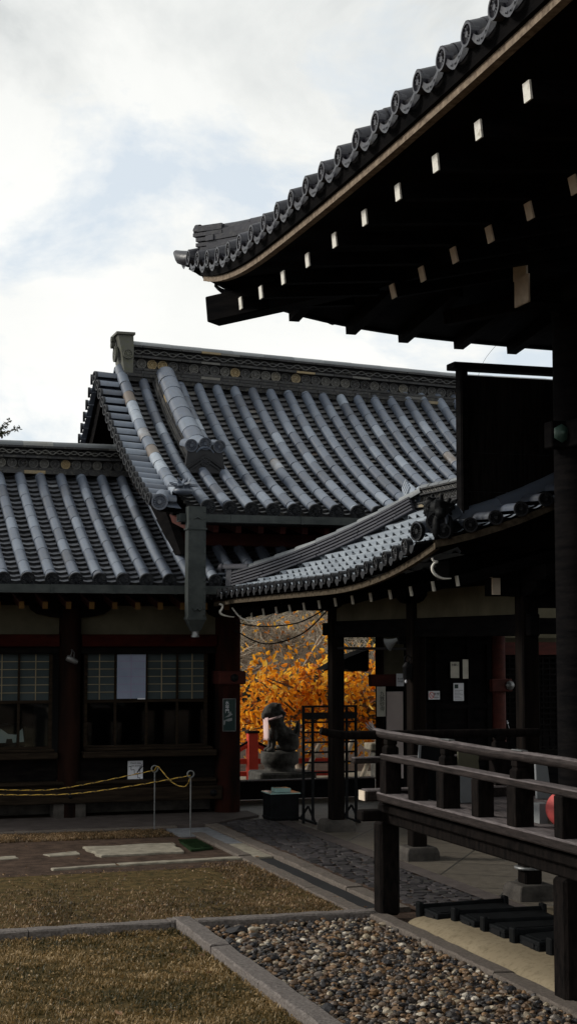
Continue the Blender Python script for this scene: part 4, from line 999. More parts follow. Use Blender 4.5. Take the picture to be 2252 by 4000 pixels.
y = 18.82
while y > 11.9:       # rafters with white ends
    z = 2.545 + (18.3-y)*.022 + (.03*max(0, 13.2-y)); mb = MB(); mb.bar((5.30, y, z), (6.9, y, z+.42), .05, .085, 0); o = mb.build('rafter', M['wood'], cor)
    mb = MB(); mb.bar((5.288, y, z-.002), (5.299, y, z), .052, .088, 0); mb.build('painted_end', M['white'], o); y -= .52
HOOK1 = [(4.998, 11.9, 2.899), (5.012, 11.9, 2.875), (5.045, 11.9, 2.866), (5.017, 11.9, 2.851), (5.0, 11.9, 2.82), (5.007, 11.9, 2.784), (5.04, 11.9, 2.75), (5.097, 11.9, 2.728), (5.169, 11.9, 2.729)]
HOOK2 = [(4.89, 18.3, 2.665), (4.93, 18.3, 2.644), (4.919, 18.3, 2.601), (4.897, 18.3, 2.571), (4.919, 18.3, 2.539), (4.997, 18.3, 2.515), (5.075, 18.3, 2.507)]
def hook(root, pts, r):
    rr = []; P_ = []
    for i in range(len(pts)-1):
        a0, a1, a2, a3 = [Vector(pts[min(max(i+k, 0), len(pts)-1)]) for k in (-1, 0, 1, 2)]
        for k in range(5):
            t = k/5; P_.append(.5*(2*a1+(a2-a0)*t+(2*a0-5*a1+4*a2-a3)*t*t+(3*a1-a0-3*a2+a3)*t**3)); rr.append(r[i]+(r[i+1]-r[i])*t)
    mb = MB(); mb.tube(P_ + [Vector(pts[-1])], rr + [r[-1]], 6); return mb.build('painted_scroll', M['white'], root)
def cornerbeam(root, p, q, w_, h, mat='wood', name='hip_rafter'):
    mb = MB(); mb.bar(p, q, w_, h); return mb.build(name, M[mat], root, .008)
o = cornerbeam(cor, (5.16, 12.06, 2.80), (6.3, 13.2, 3.0), .12, .17)
hook(o, HOOK1, [.009, .010, .010, .010, .012, .013, .012, .009, .004])
o = cornerbeam(cor, (5.10, 18.45, 2.62), (6.3, 17.3, 2.9), .12, .2)
hook(o, HOOK2, [.012, .013, .013, .014, .014, .010, .005])
# back wall of the corridor with red pillar and lattice bay
mb = MB(); mb.box(7.22, 8.36, 18.02, 18.12, .35, 2.5); mb.build('back_wall', M['wood'], cor)
mb = MB()
for x in (7.25, 7.62, 8.05, 8.32): mb.box(x-.03, x+.03, 17.985, 18.02, .35, 2.5)
for z in (.8, 1.05, 1.4, 2.2): mb.box(7.25, 8.3, 17.99, 18.02, z-.03, z+.03)
mb.build('door_frame', M['wood'], cor)
post(cor, 8.46, 18.05, .105, .0, 2.6, 'red')
mb = MB(); mb.box(8.32, 8.60, 17.90, 18.06, 1.58, 1.74); o = mb.build('beam_end', M['red'], cor, .01)
mb = MB(); mb.lathe((8.56, 17.895, 1.66), [(.06, 0), (.06, .012), (.03, .03), (.01, .045)], 8, (0, -1, 0)); mb.build('metal_boss', M['steel'], o)
mb = MB(); mb.box(8.7, 11, 19.1, 19.2, 2.03, 2.20); mb.build('tie_beam', M['red'], cor)
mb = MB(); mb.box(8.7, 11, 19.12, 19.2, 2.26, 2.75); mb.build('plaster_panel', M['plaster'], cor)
mb = MB(); x = 8.75
while x < 10.4: mb.box(x-.012, x+.012, 19.14, 19.17, .75, 2.03); x += .1
for k in range(17): mb.box(8.7, 10.4, 19.13, 19.141, .78+k*.075, .80+k*.075)
o = mb.build('lattice_screen', M['wood'], cor)
mb = MB(); mb.box(8.7, 10.4, 19.3, 19.36, .98, 2.03); mb.box(8.6, 8.74, 19.08, 19.2, 0, 2.6); mb.box(8.7, 10.4, 19.12, 19.3, .70, .76); mb.build('back_boards', M['woodh'], o)
mb = MB(); mb.tube([(6.08, 17.42, 2.13), (6.08, 15.0, 2.13)], .018, 6); mb.build('rail_bar', M['metal'], cor)

# ================================================================== RIGHT MAIN HALL
mh = thing('main_hall', 'dark timber main hall with deep tiled eaves and white tipped rafters towering at right', 'temple', (5.85, 11, 0))
EU = 3.15; EV = 12.92
def zeave(v): return 5.22 + .0062*(v-9.5)**2 + (.26*max(0, (v-10.6)/2.32)**2.6)
def zoffD(a, run): return (zeave(a)-5.22)*max(0, 1-(-run)/4.2)
rD = Roof((0, 1, 0), (-1, 0, 0), [(-4.5, 7.4), (-3, 6.52), (-1.5, 5.80), (-.7, 5.48), (0, 5.22)], zoffD); _pD = rD.pt; rD.pt = lambda a, d, h=0: _pD(a, d, h) + Vector((EU, 0, 0))
rowsD = [11.19 + .325*k for k in range(-30, 6) ]
topD = lambda a: rD.d_of(-min(4.5, max(.05, EV-a)))
tile_dk = tile_mat('dark_blue_grey_tile', [(0, (.008, .008, .013)), (.5, (.020, .020, .029)), (1, (.05, .05, .065))], .4, .3); M['tdk'] = tile_dk
def tiledD(roof, rows, lo, hi, top, root, name):
    mb = MB(); pb = MB(); ends = []
    for a in rows:
        dt = top(a)
        if dt > roof.L-.1: continue
        eb = MB(); ends.append(eb)
        cover(mb, roof.path(a, dt, roof.L), 0, roof.L-dt, .062, .36)
        p0 = roof.pt(a, roof.L); round_end(eb, p0 + roof.R*.02 + UP*(-.012), roof.R, .064, random.uniform(.2, .6), 12, th=.05)
        c = roof.pt(a+.1625, roof.L, -.02); vs = []          # curved front of the flat eave tile
        for hh in (0, 1):
            for k in range(9):
                u = -1+2*k/8; dz = -.055*(1-u*u) - (.055*(1-.35*abs(u)) if hh else 0); vs.append(c + roof.A*(u*.115) + roof.R*(.015 if not hh else .018) + UP*dz)
        eb.add(vs, [(k, 9+k, 10+k, k+1) for k in range(8)], random.uniform(.3, .6))
        vs2 = []
        for k in range(7):
            u = -.7+1.4*k/6
            for hh in (.25, .7): vs2.append(c + roof.A*(u*.1) + roof.R*.021 + UP*(-.055*(1-u*u)-.05*hh))
        for k in range(0, 6, 2): eb.add([vs2[k*2], vs2[k*2+1], vs2[k*2+3], vs2[k*2+2]], [(0, 1, 3, 2)], .9)
    ed = [lo] + list(rows) + [hi]
    for a, b in zip(ed, ed[1:]):
        dt = top((a+b)/2)
        if b-a < .05 or dt > roof.L-.1: continue
        pans(pb, roof, a, b, dt, roof.L, .2, lip=False)
    o = mb.build(name, M['tdk'], root); pb.build('flat_tiles', M['tdk'], o)
    for e in ends: e.build('round_tile_end', M['tdk'], o)
    return o
roofD = tiledD(rD, rowsD, 1.2, EV, topD, mh, 'roof')
def zeave2(u): return 5.06 + .45*math.exp(-(u-3.15)/.85)
rD2 = Roof((1, 0, 0), (0, 1, 0), [(-4.5, 7.3), (-3, 6.40), (-1.5, 5.66), (-.7, 5.32), (0, 5.06)], lambda a, r: (zeave2(a)-5.06)*max(0, 1-(-r)/4.2)); _pD2 = rD2.pt; rD2.pt = lambda a, d, h=0: _pD2(a, d, h) + Vector((0, EV, 0))
tiledD(rD2, [3.35 + .325*k for k in range(28)], EU, 12.4, lambda a: rD2.d_of(-min(4.5, max(.05, a-EU))), mh, 'far_roof')
def deckhip(roof, lo, hi, top, h, name):
    mb = MB(); m = 40; vs = []
    for i in range(m+1):
        a = lo+(hi-lo)*i/m; dt = top(a)
        for k in range(6): vs.append(roof.pt(a, dt+(roof.L-.02-dt)*k/5, h))
    mb.add(vs, [(i*6+k, i*6+k+1, (i+1)*6+k+1, (i+1)*6+k) for i in range(m) for k in range(5)]); return mb.build(name, M['wood'], mh)
deckhip(rD, 1.2, EV, topD, -.10, 'roof_deck'); deckhip(rD2, EU, 12.4, lambda a: rD2.d_of(-min(4.5, max(.05, a-EU))), -.10, 'roof_deck')
# hip ridge at the far corner
hipD = Path([(EU+s_, EV-s_, rD.pt(EV-s_, rD.d_of(-s_)).z - .04) for s_ in np.linspace(4.4, .20, 20)])
mb = MB()
for h0, h1, w_ in ((.0, .05, .34), (.055, .10, .30), (.105, .15, .31), (.155, .2, .26)): pieces(mb, hipD, h0, h1, w_, .3, lo=.2, hi=.8)
oH = mb.build('hip_ridge', M['tdk'], roofD); mb = MB(); cover(mb, hipD, 0, hipD.L, .12, .3, .6, 8, .2); mb.build('ridge_cap', M['tdk'], oH)
pe = hipD.at(hipD.L); mb = MB()
for i, (h0, h1, o_) in enumerate(((0, .06, .0), (.07, .10, .03), (.115, .145, .03), (.16, .19, .05), (.20, .25, .02))): mb.bar(pe + Vector((.1, -.1, (h0+h1)/2)), pe + Vector((-.05-o_, .05+o_, (h0+h1)/2)), .28, h1-h0, .3)
mb.bar(pe + Vector((.10, -.10, .12)), pe + Vector((-.05, .05, .12)), .22, .26, .3)
q = Path([pe + Vector((.1, -.1, .22)), pe + Vector((-.06, .06, .22)), pe + Vector((-.13, .13, .245))]); cover(mb, q, 0, q.L, .07, .5, .7); round_end(mb, q.at(q.L), (-1, 1, .1), .06, .3)
mb.build('ridge_end_tile', M['tdk'], oH)
mb = MB(); p = rD.pt(EV-.02, rD.L); mb.tube([p + Vector((.15, -.15, -.02)), p + Vector((.03, .05, -.02)), p + Vector((-.02, .16, .02)), p + Vector((-.05, .24, .08))], [.075, .075, .062, .025], 10, .2); mb.build('corner_tile', M['tdk'], roofD)
# fascia, eave boards, soffit
def strip(name, mat, secs, root=mh):
    mb = MB(); m = len(secs[0]); vs = [p for s_ in secs for p in s_]
    mb.add(vs, [(i*m+k, i*m+(k+1) % m, (i+1)*m+(k+1) % m, (i+1)*m+k) for i in range(len(secs)-1) for k in range(m)]); return mb.build(name, M[mat], root)
vv = [1.2 + (12.62-1.2)*i/60 for i in range(61)]
zf = lambda v: zeave(v) - .195
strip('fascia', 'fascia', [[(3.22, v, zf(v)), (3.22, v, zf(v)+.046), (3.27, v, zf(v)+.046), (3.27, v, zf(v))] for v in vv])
strip('eave_board', 'wood', [[(3.195, v, zf(v)+.048), (3.175, v, zf(v)+.15), (3.25, v, zf(v)+.15), (3.25, v, zf(v)+.048)] for v in vv])
strip('soffit', 'wood', [[(3.26, v, zf(v)+.02), (3.26, v, zf(v)+.04), (min(4.36, 3.26+max(.02, 12.65-v)), v, zf(v)+.16), (min(4.36, 3.26+max(.02, 12.65-v)), v, zf(v)+.14)] for v in vv])
strip('soffit', 'wood', [[(4.36, v, zf(v)-.05), (4.36, v, zf(v)+.15), (4.44, v, zf(v)+.15), (4.44, v, zf(v)-.05)] for v in vv if v < 11.6])
strip('soffit', 'wood', [[(4.38, v, zf(v)-.01), (4.38, v, zf(v)+.01), (6.2, v, zf(v)+.42), (6.2, v, zf(v)+.40)] for v in vv if v < 11.6])
uu = [3.26 + (12-3.26)*i/50 for i in range(51)]
zf2 = lambda u: 4.85 + .42*math.exp(-(u-3.3)/.9)
strip('far_fascia', 'wood', [[(u, 12.66, zf2(u)), (u, 12.66, zf2(u)+.2), (u, 12.60, zf2(u)+.2), (u, 12.60, zf2(u))] for u in uu])
strip('far_soffit', 'wood', [[(u, 12.62, zf2(u)+.02), (u, 12.62, zf2(u)+.04), (u, max(10.9, 12.62-max(.02, u-3.26)), zf2(u)+.06+.17*min(1.7, u-3.26)), (u, max(10.9, 12.62-max(.02, u-3.26)), zf2(u)+.04+.17*min(1.7, u-3.26))] for u in uu])
def rafterD(p, q, w_, h, end=True, mat='white'):
    mb = MB(); mb.bar(p, q, w_, h); o = mb.build('rafter', M['wood'], mh)
    if end:
        p = Vector(p); t = (Vector(q)-p).normalized(); mb = MB()
        mb.bar(p - t*.012, p - t*.001, w_+.003, h+.003); mb.build('painted_end', M[mat], o)
for k in range(-1, 17):
    v = 12.06 - .583*k
    if v < 2.4 or v > 12.2: continue
    z = 4.91 + (zeave(v)-5.22)*.5
    rafterD((3.4, v, z), (4.37, v, z+.09), .072, .095)
for k in range(14):
    v = 10.95 - .583*k; rafterD((4.3, v, 4.89), (6.0, v, 5.27), .085, .105, True, 'tan')
for k, u in enumerate((4.02, 4.54, 5.03, 5.56, 6.08, 6.6, 7.1)):
    z = zf2(u) - .028; rafterD((u, 12.60, z), (u, 11.4, z+.16), .09, .10, False)
cornerbeam(mh, (3.27, 12.52, 4.985), (5.9, 9.9, 5.35), .20, .22)
mb = MB(); mb.box(5.4, 5.58, 1.5, 10.35, 4.74, 4.96); mb.box(5.6, 8.5, 10.75, 10.9, 4.74, 4.96); mb.build('purlin', M['wood'], mh, .012)
for z0, z1, y0, y1, x in ((4.968, 5.16, 10.47, 10.70, 5.10), (4.75, 4.965, 10.40, 10.64, 5.08)):
    mb = MB(); mb.box(x+.1, 6, y0, y1, z0, z1); o = mb.build('bracket_arm', M['wood'], mh); mb = MB(); mb.box(x+.086, x+.099, y0, y1, z0, z1); mb.build('painted_end', M['tan'], o)
mb = MB(); mb.bar((5.1, 11.8, 4.90), (5.9, 10.9, 4.98), .10, .12); mb.build('bracket_arm', M['raild'], mh)
DC = (5.88, 11.0)

for px_, py_ in (DC, (5.88, 8.0), (5.88, 4.8), (9, 11.0)): post(mh, px_, py_, .195, .0, 4.9, 'wood')
mb = MB(); mb.box(5.82, 5.94, 1.5, 10.85, .95, 4.9); mb.box(6.05, 9, 10.94, 11.06, .95, 4.9); mb.build('wall', M['wood'], mh)
mb = MB(); mb.box(5.58, 5.75, 10.86, 11.0, 3.72, 3.93); mb.box(5.7, 5.8, 1.5, 10.9, 3.72, 3.93); o = mb.build('tie_beam', M['wood'], mh, .01)
mb = MB(); mb.lathe((5.66, 10.85, 3.83), [(.075, 0), (.07, .014), (.03, .03), (.01, .05)], 6, (0, -1, 0)); mb.build('hexagon_boss', tile_mat('green_bronze', [(0, (.02, .05, .04)), (1, (.05, .10, .08))], .5, .3), o)
# veranda
M['railm'] = simple('grey_brown_rail', (.016, .012, .011), (.085, .070, .070), 5, .7, .5, (10, 1.2, 10), .25, 9, lo=.3, hi=.7)
mb = MB(); x = 4.52
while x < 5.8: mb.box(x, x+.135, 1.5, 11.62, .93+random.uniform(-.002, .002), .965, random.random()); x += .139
ver = mb.build('veranda_floor', M['rail'], mh)
mb = MB(); mb.box(4.43, 4.57, 1.5, 11.70, .86, .925); mb.box(4.44, 5.9, 11.58, 11.70, .875, .945); mb.build('deck_edge', M['raild'], mh, .012)
mb = MB(); mb.box(4.49, 4.62, 1.5, 11.86, .765, .858); mb.box(4.28, 5.9, 11.64, 11.78, .79, .873); mb.build('deck_beam', M['raild'], mh, .012)
for yy in (11.82, 8.70, 5.5): 
    mb = MB(); mb.box(4.468, 4.635, yy-.085, yy+.085, .03, .764); mb.build('veranda_post', M['raild'], mh, .02)
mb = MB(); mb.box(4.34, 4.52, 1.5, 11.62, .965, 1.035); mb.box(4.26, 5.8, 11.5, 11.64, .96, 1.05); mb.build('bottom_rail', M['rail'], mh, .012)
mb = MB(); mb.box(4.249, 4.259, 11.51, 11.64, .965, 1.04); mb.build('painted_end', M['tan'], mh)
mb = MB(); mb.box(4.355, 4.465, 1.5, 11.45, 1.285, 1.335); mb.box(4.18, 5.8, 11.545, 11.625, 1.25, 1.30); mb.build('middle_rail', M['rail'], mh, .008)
mb = MB()
pts = [(4.41, 1.5, 1.475)] + [(4.41+.004*math.sin(y*2), y, 1.475+.004*math.sin(y*3+1)) for y in np.arange(2, 11.3, .5)] + [(4.41, 11.4, 1.478), (4.405, 11.56, 1.482), (4.40, 11.66, 1.492)]
mb.tube(pts, [.036]*(len(pts)-1) + [.03], 10)
for i in range(9):     # split, frayed tip
    g = random.uniform(-1, 1); mb.tube([(4.40, 11.65, 1.492), (4.395+g*.02, 11.74, 1.51+random.uniform(-.015, .02)), (4.39+g*.04, 11.82, 1.54+random.uniform(-.02, .03))], [.010, .008, .003], 5)
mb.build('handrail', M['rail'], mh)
mb = MB(); mb.tube([(4.13, 11.6, 1.47), (4.6, 11.6, 1.468), (5.8, 11.6, 1.465)], .036, 10); mb.tube([(4.13, 11.6, 1.47), (4.02, 11.6, 1.485), (3.92, 11.6, 1.51)], [.036, .034, .03], 10); mb.build('handrail', M['raild'], mh)
def baluster(x, y):
    mb = MB(); mb.box(x-.065, x+.065, y-.065, y+.065, 1.035, 1.285); mb.box(x-.05, x+.05, y-.05, y+.05, 1.335, 1.385)
    vs = []
    for z, k in ((1.385, .05), (1.40, .036), (1.408, .036), (1.412, .042), (1.448, .042)):
        for a, b in ((-1, -1), (1, -1), (1, 1), (-1, 1)): vs.append((x+a*k, y+b*k, z))
    mb.add(vs, [(i*4+k, i*4+(k+1) % 4, (i+1)*4+(k+1) % 4, (i+1)*4+k) for i in range(4) for k in range(4)])
    return mb.build('baluster', M['raild'], mh, .006)
for yy in (10.24, 9.09, 7.94, 6.79, 5.64): 
    b = baluster(4.41, yy); mb = MB(); mb.box(4.385, 4.435, yy-.075, yy+.075, 1.508, 1.516); mb.build('zinc_cap', M['steel'], b, .003)
baluster(4.41, 11.36); baluster(5.45, 11.6)
for yy in (10.80, 9.66, 8.46, 7.37, 6.2): mb = MB(); mb.box(4.35, 4.47, yy-.055, yy+.055, 1.035, 1.285); mb.build('strut', M['raild'], mh, .006)
for xx in (4.95, 5.7): mb = MB(); mb.box(xx-.05, xx+.05, 11.55, 11.64, 1.035, 1.25); mb.build('strut', M['raild'], mh)

# plank screen standing on the corridor gable
ps = thing('plank_screen', 'tall black plank screen with a capping rail standing on the corridor gable', 'screen', (5.9, 12.15, 3.2))
mb = MB()
for k in range(4): mb.box(5.42, 6.9, 12.10+.004*(k % 2), 12.15, 3.15+k*.335, 3.15+k*.335+.33, random.random())
mb.build('boards', M['plank'], ps); mb = MB(); mb.box(5.34, 5.41, 12.06, 12.17, 3.1, 4.53); mb.box(5.345, 5.36, 12.045, 12.06, 3.1, 4.53); mb.build('frame', M['wood'], ps, .006)
mb = MB(); mb.box(5.27, 6.9, 12.03, 12.2, 4.53, 4.585); mb.build('capping_rail', M['wood'], ps, .006)
# ================================================================== THINGS
# guardian lion on the corridor gable (part of the roof)
mb = MB(); c = Vector((5.0, 11.76, 3.12))
mb.ell(c + Vector((.04, .06, .06)), .10, .13, .10); mb.ell(c + Vector((0, -.02, .17)), .085, .085, .085); mb.ell(c + Vector((-.02, -.10, .13)), .05, .06, .045)
mb.ell(c + Vector((.16, .10, .0)), .10, .14, .09); mb.ell(c + Vector((-.05, -.06, .02)), .035, .05, .10); mb.ell(c + Vector((.07, -.06, .02)), .035, .05, .10)
for i in range(16):
    g = i*2.4; p = c + Vector((.085*math.cos(g), .05+.05*math.sin(g*1.3), .17+.08*math.sin(g))); mb.ell(p, .03, .03, .03)
for i in range(26):
    g = i*2.399; zz_ = 1-2*(i+.5)/26; rr_ = math.sqrt(1-zz_*zz_); p = c + Vector((.02+.10*rr_*math.cos(g), .05+.08*rr_*math.sin(g), .17+.10*zz_)); q_ = p + Vector((rr_*math.cos(g)*.045, rr_*math.sin(g)*.04, .01+zz_*.03)); mb.tube([p, (p+q_)/2 + Vector((0, 0, .02)), q_], [.022, .018, .006], 6)
for k in range(6): mb.tube([c + Vector((.10, .12, .08+.01*k)), c + Vector((.15+.01*k, .16, .15+.02*k)), c + Vector((.17+.012*k, .12, .10+.035*k))], [.025, .02, .008], 6)
mb.build('guardian_lion', M['black'], roofC, remesh=.007)

# stakes and ropes
stake = thing('rope_stake', 'thin steel stake with a ring top nearer the building, ropes tied through it', 'stake', (4.06, 18.12, 0), 'rope barrier stakes')
mb = MB(); mb.tube([(4.06, 18.12, -.05), (4.06, 18.12, .675)], .008, 8); mb.build('rod', M['steel'], stake)
mb = MB(); mb.tube([(4.06+.038*math.sin(2*PI*i/16), 18.12, .71-.038*math.cos(2*PI*i/16)) for i in range(17)], .009, 6, cap=False); mb.build('ring', M['steel'], stake)
s2 = copy_tree(stake); s2.location = (4.30, 17.33, -.005); tag(s2, 'thin steel stake with a ring top standing by the green mat and gutter slabs')
def rope_mat():
    m, nt, P, L = nodes('black_and_yellow_rope')
    at = nt.nodes.new('ShaderNodeAttribute'); at.attribute_name = 'tint'; r = ramp(nt, [(0, (.015, .014, .012)), (.5, (.52, .32, .045))], 'CONSTANT'); L.new(at.outputs['Fac'], r.inputs['Fac'])
    L.new(r.outputs['Color'], P.inputs['Base Color']); P.inputs['Roughness'].default_value = .7; return m
M['rope'] = rope_mat()
def rope(name, pts, label, r=.0062):
    """rope with black and yellow strands spiralling round it"""
    pts = [Vector(p) for p in pts]; fine = []
    for i in range(len(pts)-1):
        p0, p1, p2, p3 = pts[max(i-1, 0)], pts[i], pts[i+1], pts[min(i+2, len(pts)-1)]
        for k in range(12):
            t = k/12; fine.append(.5*((2*p1) + (p2-p0)*t + (2*p0-5*p1+4*p2-p3)*t*t + (3*p1-p0-3*p2+p3)*t**3))
    fine.append(pts[-1]); pth = Path(fine); mb = MB(); n = int(pth.L/.0125); N = 8; vs = []
    for i in range(n+1):
        p = pth.at(pth.L*i/n); t, sd, nn = pth.frame(pth.L*i/n)
        for k in range(N):
            g = 2*PI*k/N; rr = r*(1+.18*math.cos(2*g - i*.55)); vs.append(p + sd*(rr*math.cos(g)) + nn*(rr*math.sin(g)))
    mb.v = [tuple(v) for v in vs]
    for i in range(n):
        for k in range(N):
            k2 = (k+1) % N; mb.f.append((i*N+k, i*N+k2, (i+1)*N+k2, (i+1)*N+k)); ph = (2*PI*k/N*2 - i*.55)/(2*PI); mb.t.append(0.2 if (ph % 1) < .42 else .8); mb.sm.append(True)
    return tag(mb.build(name, M['rope']), label, 'rope', 'black and yellow barrier ropes')
rope('barrier_rope', [(0.5, 18.08, .60), (1.6, 18.10, .55), (2.61, 18.12, .50), (2.94, 18.12, .51), (3.3, 18.12, .56), (3.73, 18.12, .635), (4.06, 18.11, .695)], 'yellow and black rope sagging to the left from the stake nearer the building')
rope('barrier_rope', [(0.5, 17.2, .62), (1.5, 17.25, .57), (2.15, 17.28, .54), (2.59, 17.29, .525), (3.03, 17.3, .53), (3.68, 17.31, .60), (4.30, 17.33, .69)], 'yellow and black rope sagging to the left from the stake by the green mat')
rope('barrier_rope', [(4.06, 18.10, .70), (4.08, 18.02, .74), (4.14, 17.85, .64), (4.20, 17.65, .565), (4.27, 17.45, .56), (4.30, 17.34, .67)], 'short rope drooping between the two ring topped stakes')

# paper notice with writing and stair drawing
nt_ = thing('paper_notice', 'white paper notice with a zigzag stair drawing fixed below the lattice window', 'notice', (4.12, 19.54, .42))
mb = MB(); mb.box(4.03, 4.225, 19.541, 19.545, .415, .70); mb.build('sheet', M['paper'], nt_)
lettering("Don't step\non stone", .032, (4.135, 19.5385, .655), M['ink'], nt_)
mb = MB()
zz = [(.06, .74), (.22, .77), (.22, .60), (.43, .62), (.44, .43), (.58, .45), (.66, .42), (.66, .26), (.80, .26), (.83, .11), (.92, .11)]
for a, b in zip(zz, zz[1:]): mb.bar((4.03+a[0]*.195, 19.5395, .415+a[1]*.285), (4.03+b[0]*.195, 19.5395, .415+b[1]*.285), .006, .002, .5, (0, 1, 0))
for a, b, w_ in (((.95, .84), (.78, .68), .006), ((.97, .76), (.62, .48), .014), ((.78, .68), (.70, .58), .006), ((.80, .58), (.82, .46), .008), ((.58, .45), (.78, .42), .008), ((.78, .42), (.82, .5), .006)):
    mb.bar((4.03+a[0]*.195, 19.5393, .415+a[1]*.285), (4.03+b[0]*.195, 19.5393, .415+b[1]*.285), w_, .002, .5, (0, 1, 0))
mb.build('stair_drawing', M['ink'], nt_)
# poster on the corner pillar
po = thing('pillar_poster', 'narrow dark framed poster with white characters hung on the red corner pillar', 'poster', (5.29, 19.33, 1.07))
M['posterbg'] = simple('dark_green_poster', (.012, .03, .03), (.02, .04, .036), 4, .4, 0)
mb = MB(); mb.box(5.215, 5.375, 19.305, 19.325, 1.07, 1.475); mb.build('board', M['posterbg'], po)
mb = MB()
for a in ((5.209, 5.217, 1.066, 1.479), (5.373, 5.381, 1.066, 1.479)): mb.box(a[0], a[1], 19.298, 19.33, a[2], a[3])
mb.box(5.217, 5.373, 19.2982, 19.33, 1.064, 1.072); mb.box(5.217, 5.373, 19.2982, 19.33, 1.473, 1.481); mb.build('frame', M['steel'], po)
lettering("水\n琴\n門", .055, (5.265, 19.3035, 1.37), M['paper'], po, space=.95)
mb = MB(); y = 19.3042
for pl in ([(5.31, 1.24), (5.36, 1.27), (5.39, 1.325), (5.40, 1.29), (5.42, 1.28), (5.37, 1.25)], [(5.298, 1.20), (5.36, 1.225), (5.41, 1.235), (5.41, 1.20), (5.36, 1.19), (5.325, 1.20), (5.315, 1.15), (5.298, 1.145)]): mb.prism([(x-.08, y, z) for x, z in pl], (0, -.001, 0))
mb.build('picture', M['greyboard'], po)
# floodlight on the middle pillar
fl = thing('floodlight', 'small grey spot lamp on a bracket high on the middle pillar between windows', 'lamp', (3.27, 19.36, 2.0))
mb = MB(); mb.lathe((3.20, 19.30, 2.01), [(.035, 0), (.04, .02), (.034, .13), (.02, .15)], 12, (.9, 0, -.42), .5); mb.build('lamp_body', M['steel'], fl)
mb = MB(); mb.tube([(3.25, 19.31, 2.03), (3.27, 19.33, 2.09), (3.27, 19.38, 2.11)], .007, 6); mb.tube([(3.29, 19.31, 2.01), (3.30, 19.34, 2.07), (3.28, 19.38, 2.11)], .006, 6); mb.build('bracket', M['steel'], fl)
# thing behind the left window
ch = thing('office_chair', 'dark framed chair draped with white cloth seen through the left window pane', 'chair', (2.6, 20.2, .5))
mb = MB(); mb.tube([(2.42, 20.15, .5), (2.42, 20.15, 1.10), (2.46, 20.15, 1.16), (2.78, 20.15, 1.16), (2.82, 20.15, 1.10), (2.82, 20.15, .5)], .012, 8); mb.box(2.44, 2.80, 20.16, 20.18, .95, 1.14); mb.box(2.42, 2.82, 20.15, 20.55, .78, .82)
for x in (2.43, 2.81): mb.tube([(x, 20.52, .5), (x, 20.52, .8)], .012, 6)
mb.build('frame', M['metal'], ch)
mb = MB(); mb.prism([(2.46, 20.13, .92), (2.50, 20.13, 1.10), (2.60, 20.13, 1.03), (2.70, 20.13, 1.02), (2.78, 20.13, 1.10), (2.80, 20.13, .93), (2.66, 20.13, .92), (2.65, 20.13, .97), (2.58, 20.13, .97), (2.57, 20.13, .92)], (0, .012, 0)); mb.build('cloth', M['paper'], ch)

# black box with glass top
bx = thing('offering_box', 'black square box with a thick glass block on top standing in the passage', 'box', (5.79, 18.68, 0))
mb = MB(); mb.box(5.61, 5.97, 18.5, 18.86, .0, .33); mb.box(5.60, 5.98, 18.49, 18.87, .02, .05); mb.build('box_body', M['black'], bx, .006)
M['aqua'] = simple('pale_green_glass', (.25, .38, .36), (.32, .45, .42), 3, .12, 0, spec=.8)
mb = MB(); mb.box(5.595, 5.985, 18.485, 18.875, .331, .345); mb.build('glass_top', M['aqua'], bx)
mb = MB(); mb.box(5.69, 5.89, 18.58, 18.76, .346, .395); mb.build('glass_block', M['aqua'], bx, .006)
# tall black rack
rk = thing('iron_rack', 'tall black iron rack with horizontal bars standing behind the corridor post', 'rack', (6.27, 18.2, 0))
mb = MB()
for x in (5.93, 6.05, 6.49, 6.61): mb.box(x-.015, x+.015, 18.187, 18.217, .0, 1.40)
mb.build('upright', M['metal'], rk)
mb = MB(); mb.box(5.915, 6.625, 18.185, 18.22, 1.40, 1.425); mb.box(5.95, 6.6, 18.19, 18.21, 1.26, 1.34)
for k in range(6): mb.box(5.93, 6.61, 18.192, 18.212, .60+k*.122, .622+k*.122)
mb.build('crossbar', M['metal'], rk)
mb = MB()
for x in (5.99, 6.55):
    mb = MB(); mb.bar((x, 17.9, .03), (x, 18.55, .03), .03, .03); mb.bar((x, 17.92, .03), (x, 18.19, .20), .02, .02); mb.bar((x, 18.5, .03), (x, 18.21, .2), .02, .02); mb.build('foot', M['metal'], rk)
pass

# guardian dog statue on its pedestal, beyond the passage
SX, SY = 7.75, 25.0
pd = thing('stone_pedestal', 'low broad stone pedestal block carrying a stone bowl base under the guardian dog', 'pedestal', (SX, SY, 0))
mb = MB(); mb.box(SX-.46, SX+.50, SY-.40, SY+.40, -.34, .06); mb.build('slab', M['stone'], pd, .03)
mb = MB(); mb.lathe((SX-.02, SY, .06), [(.27, 0), (.25, .03), (.26, .09), (.32, .13), (.325, .30), (.29, .32), (.1, .32)], 24, UP, .5, True, .85); mb.build('bowl', M['stone'], pd)
for ch_ in pd.children: pass
st = thing('guardian_dog', 'seated stone guardian dog statue with a pink bib facing left', 'statue', (SX, SY, .38))
mb = MB()
def E_(x, z, rx, rz, y=0, ry=None, rot=0): mb.ell(Vector((SX+x, SY+y, .38+z)), rx, ry or rx, rz, .5, Matrix.Rotation(rot, 3, 'Y'))
E_(.10, .20, .17, .22, 0, .15, -.25); E_(-.02, .34, .14, .24, 0, .14, -.35); E_(-.10, .50, .12, .14, 0, .12); E_(.16, .12, .17, .13, 0, .18)
E_(-.16, .66, .155, .135, 0, .14); E_(-.27, .62, .075, .06, 0, .085); E_(-.29, .57, .06, .03, 0, .07); E_(-.12, .74, .11, .08, 0, .11); E_(-.05, .60, .12, .15, 0, .13)
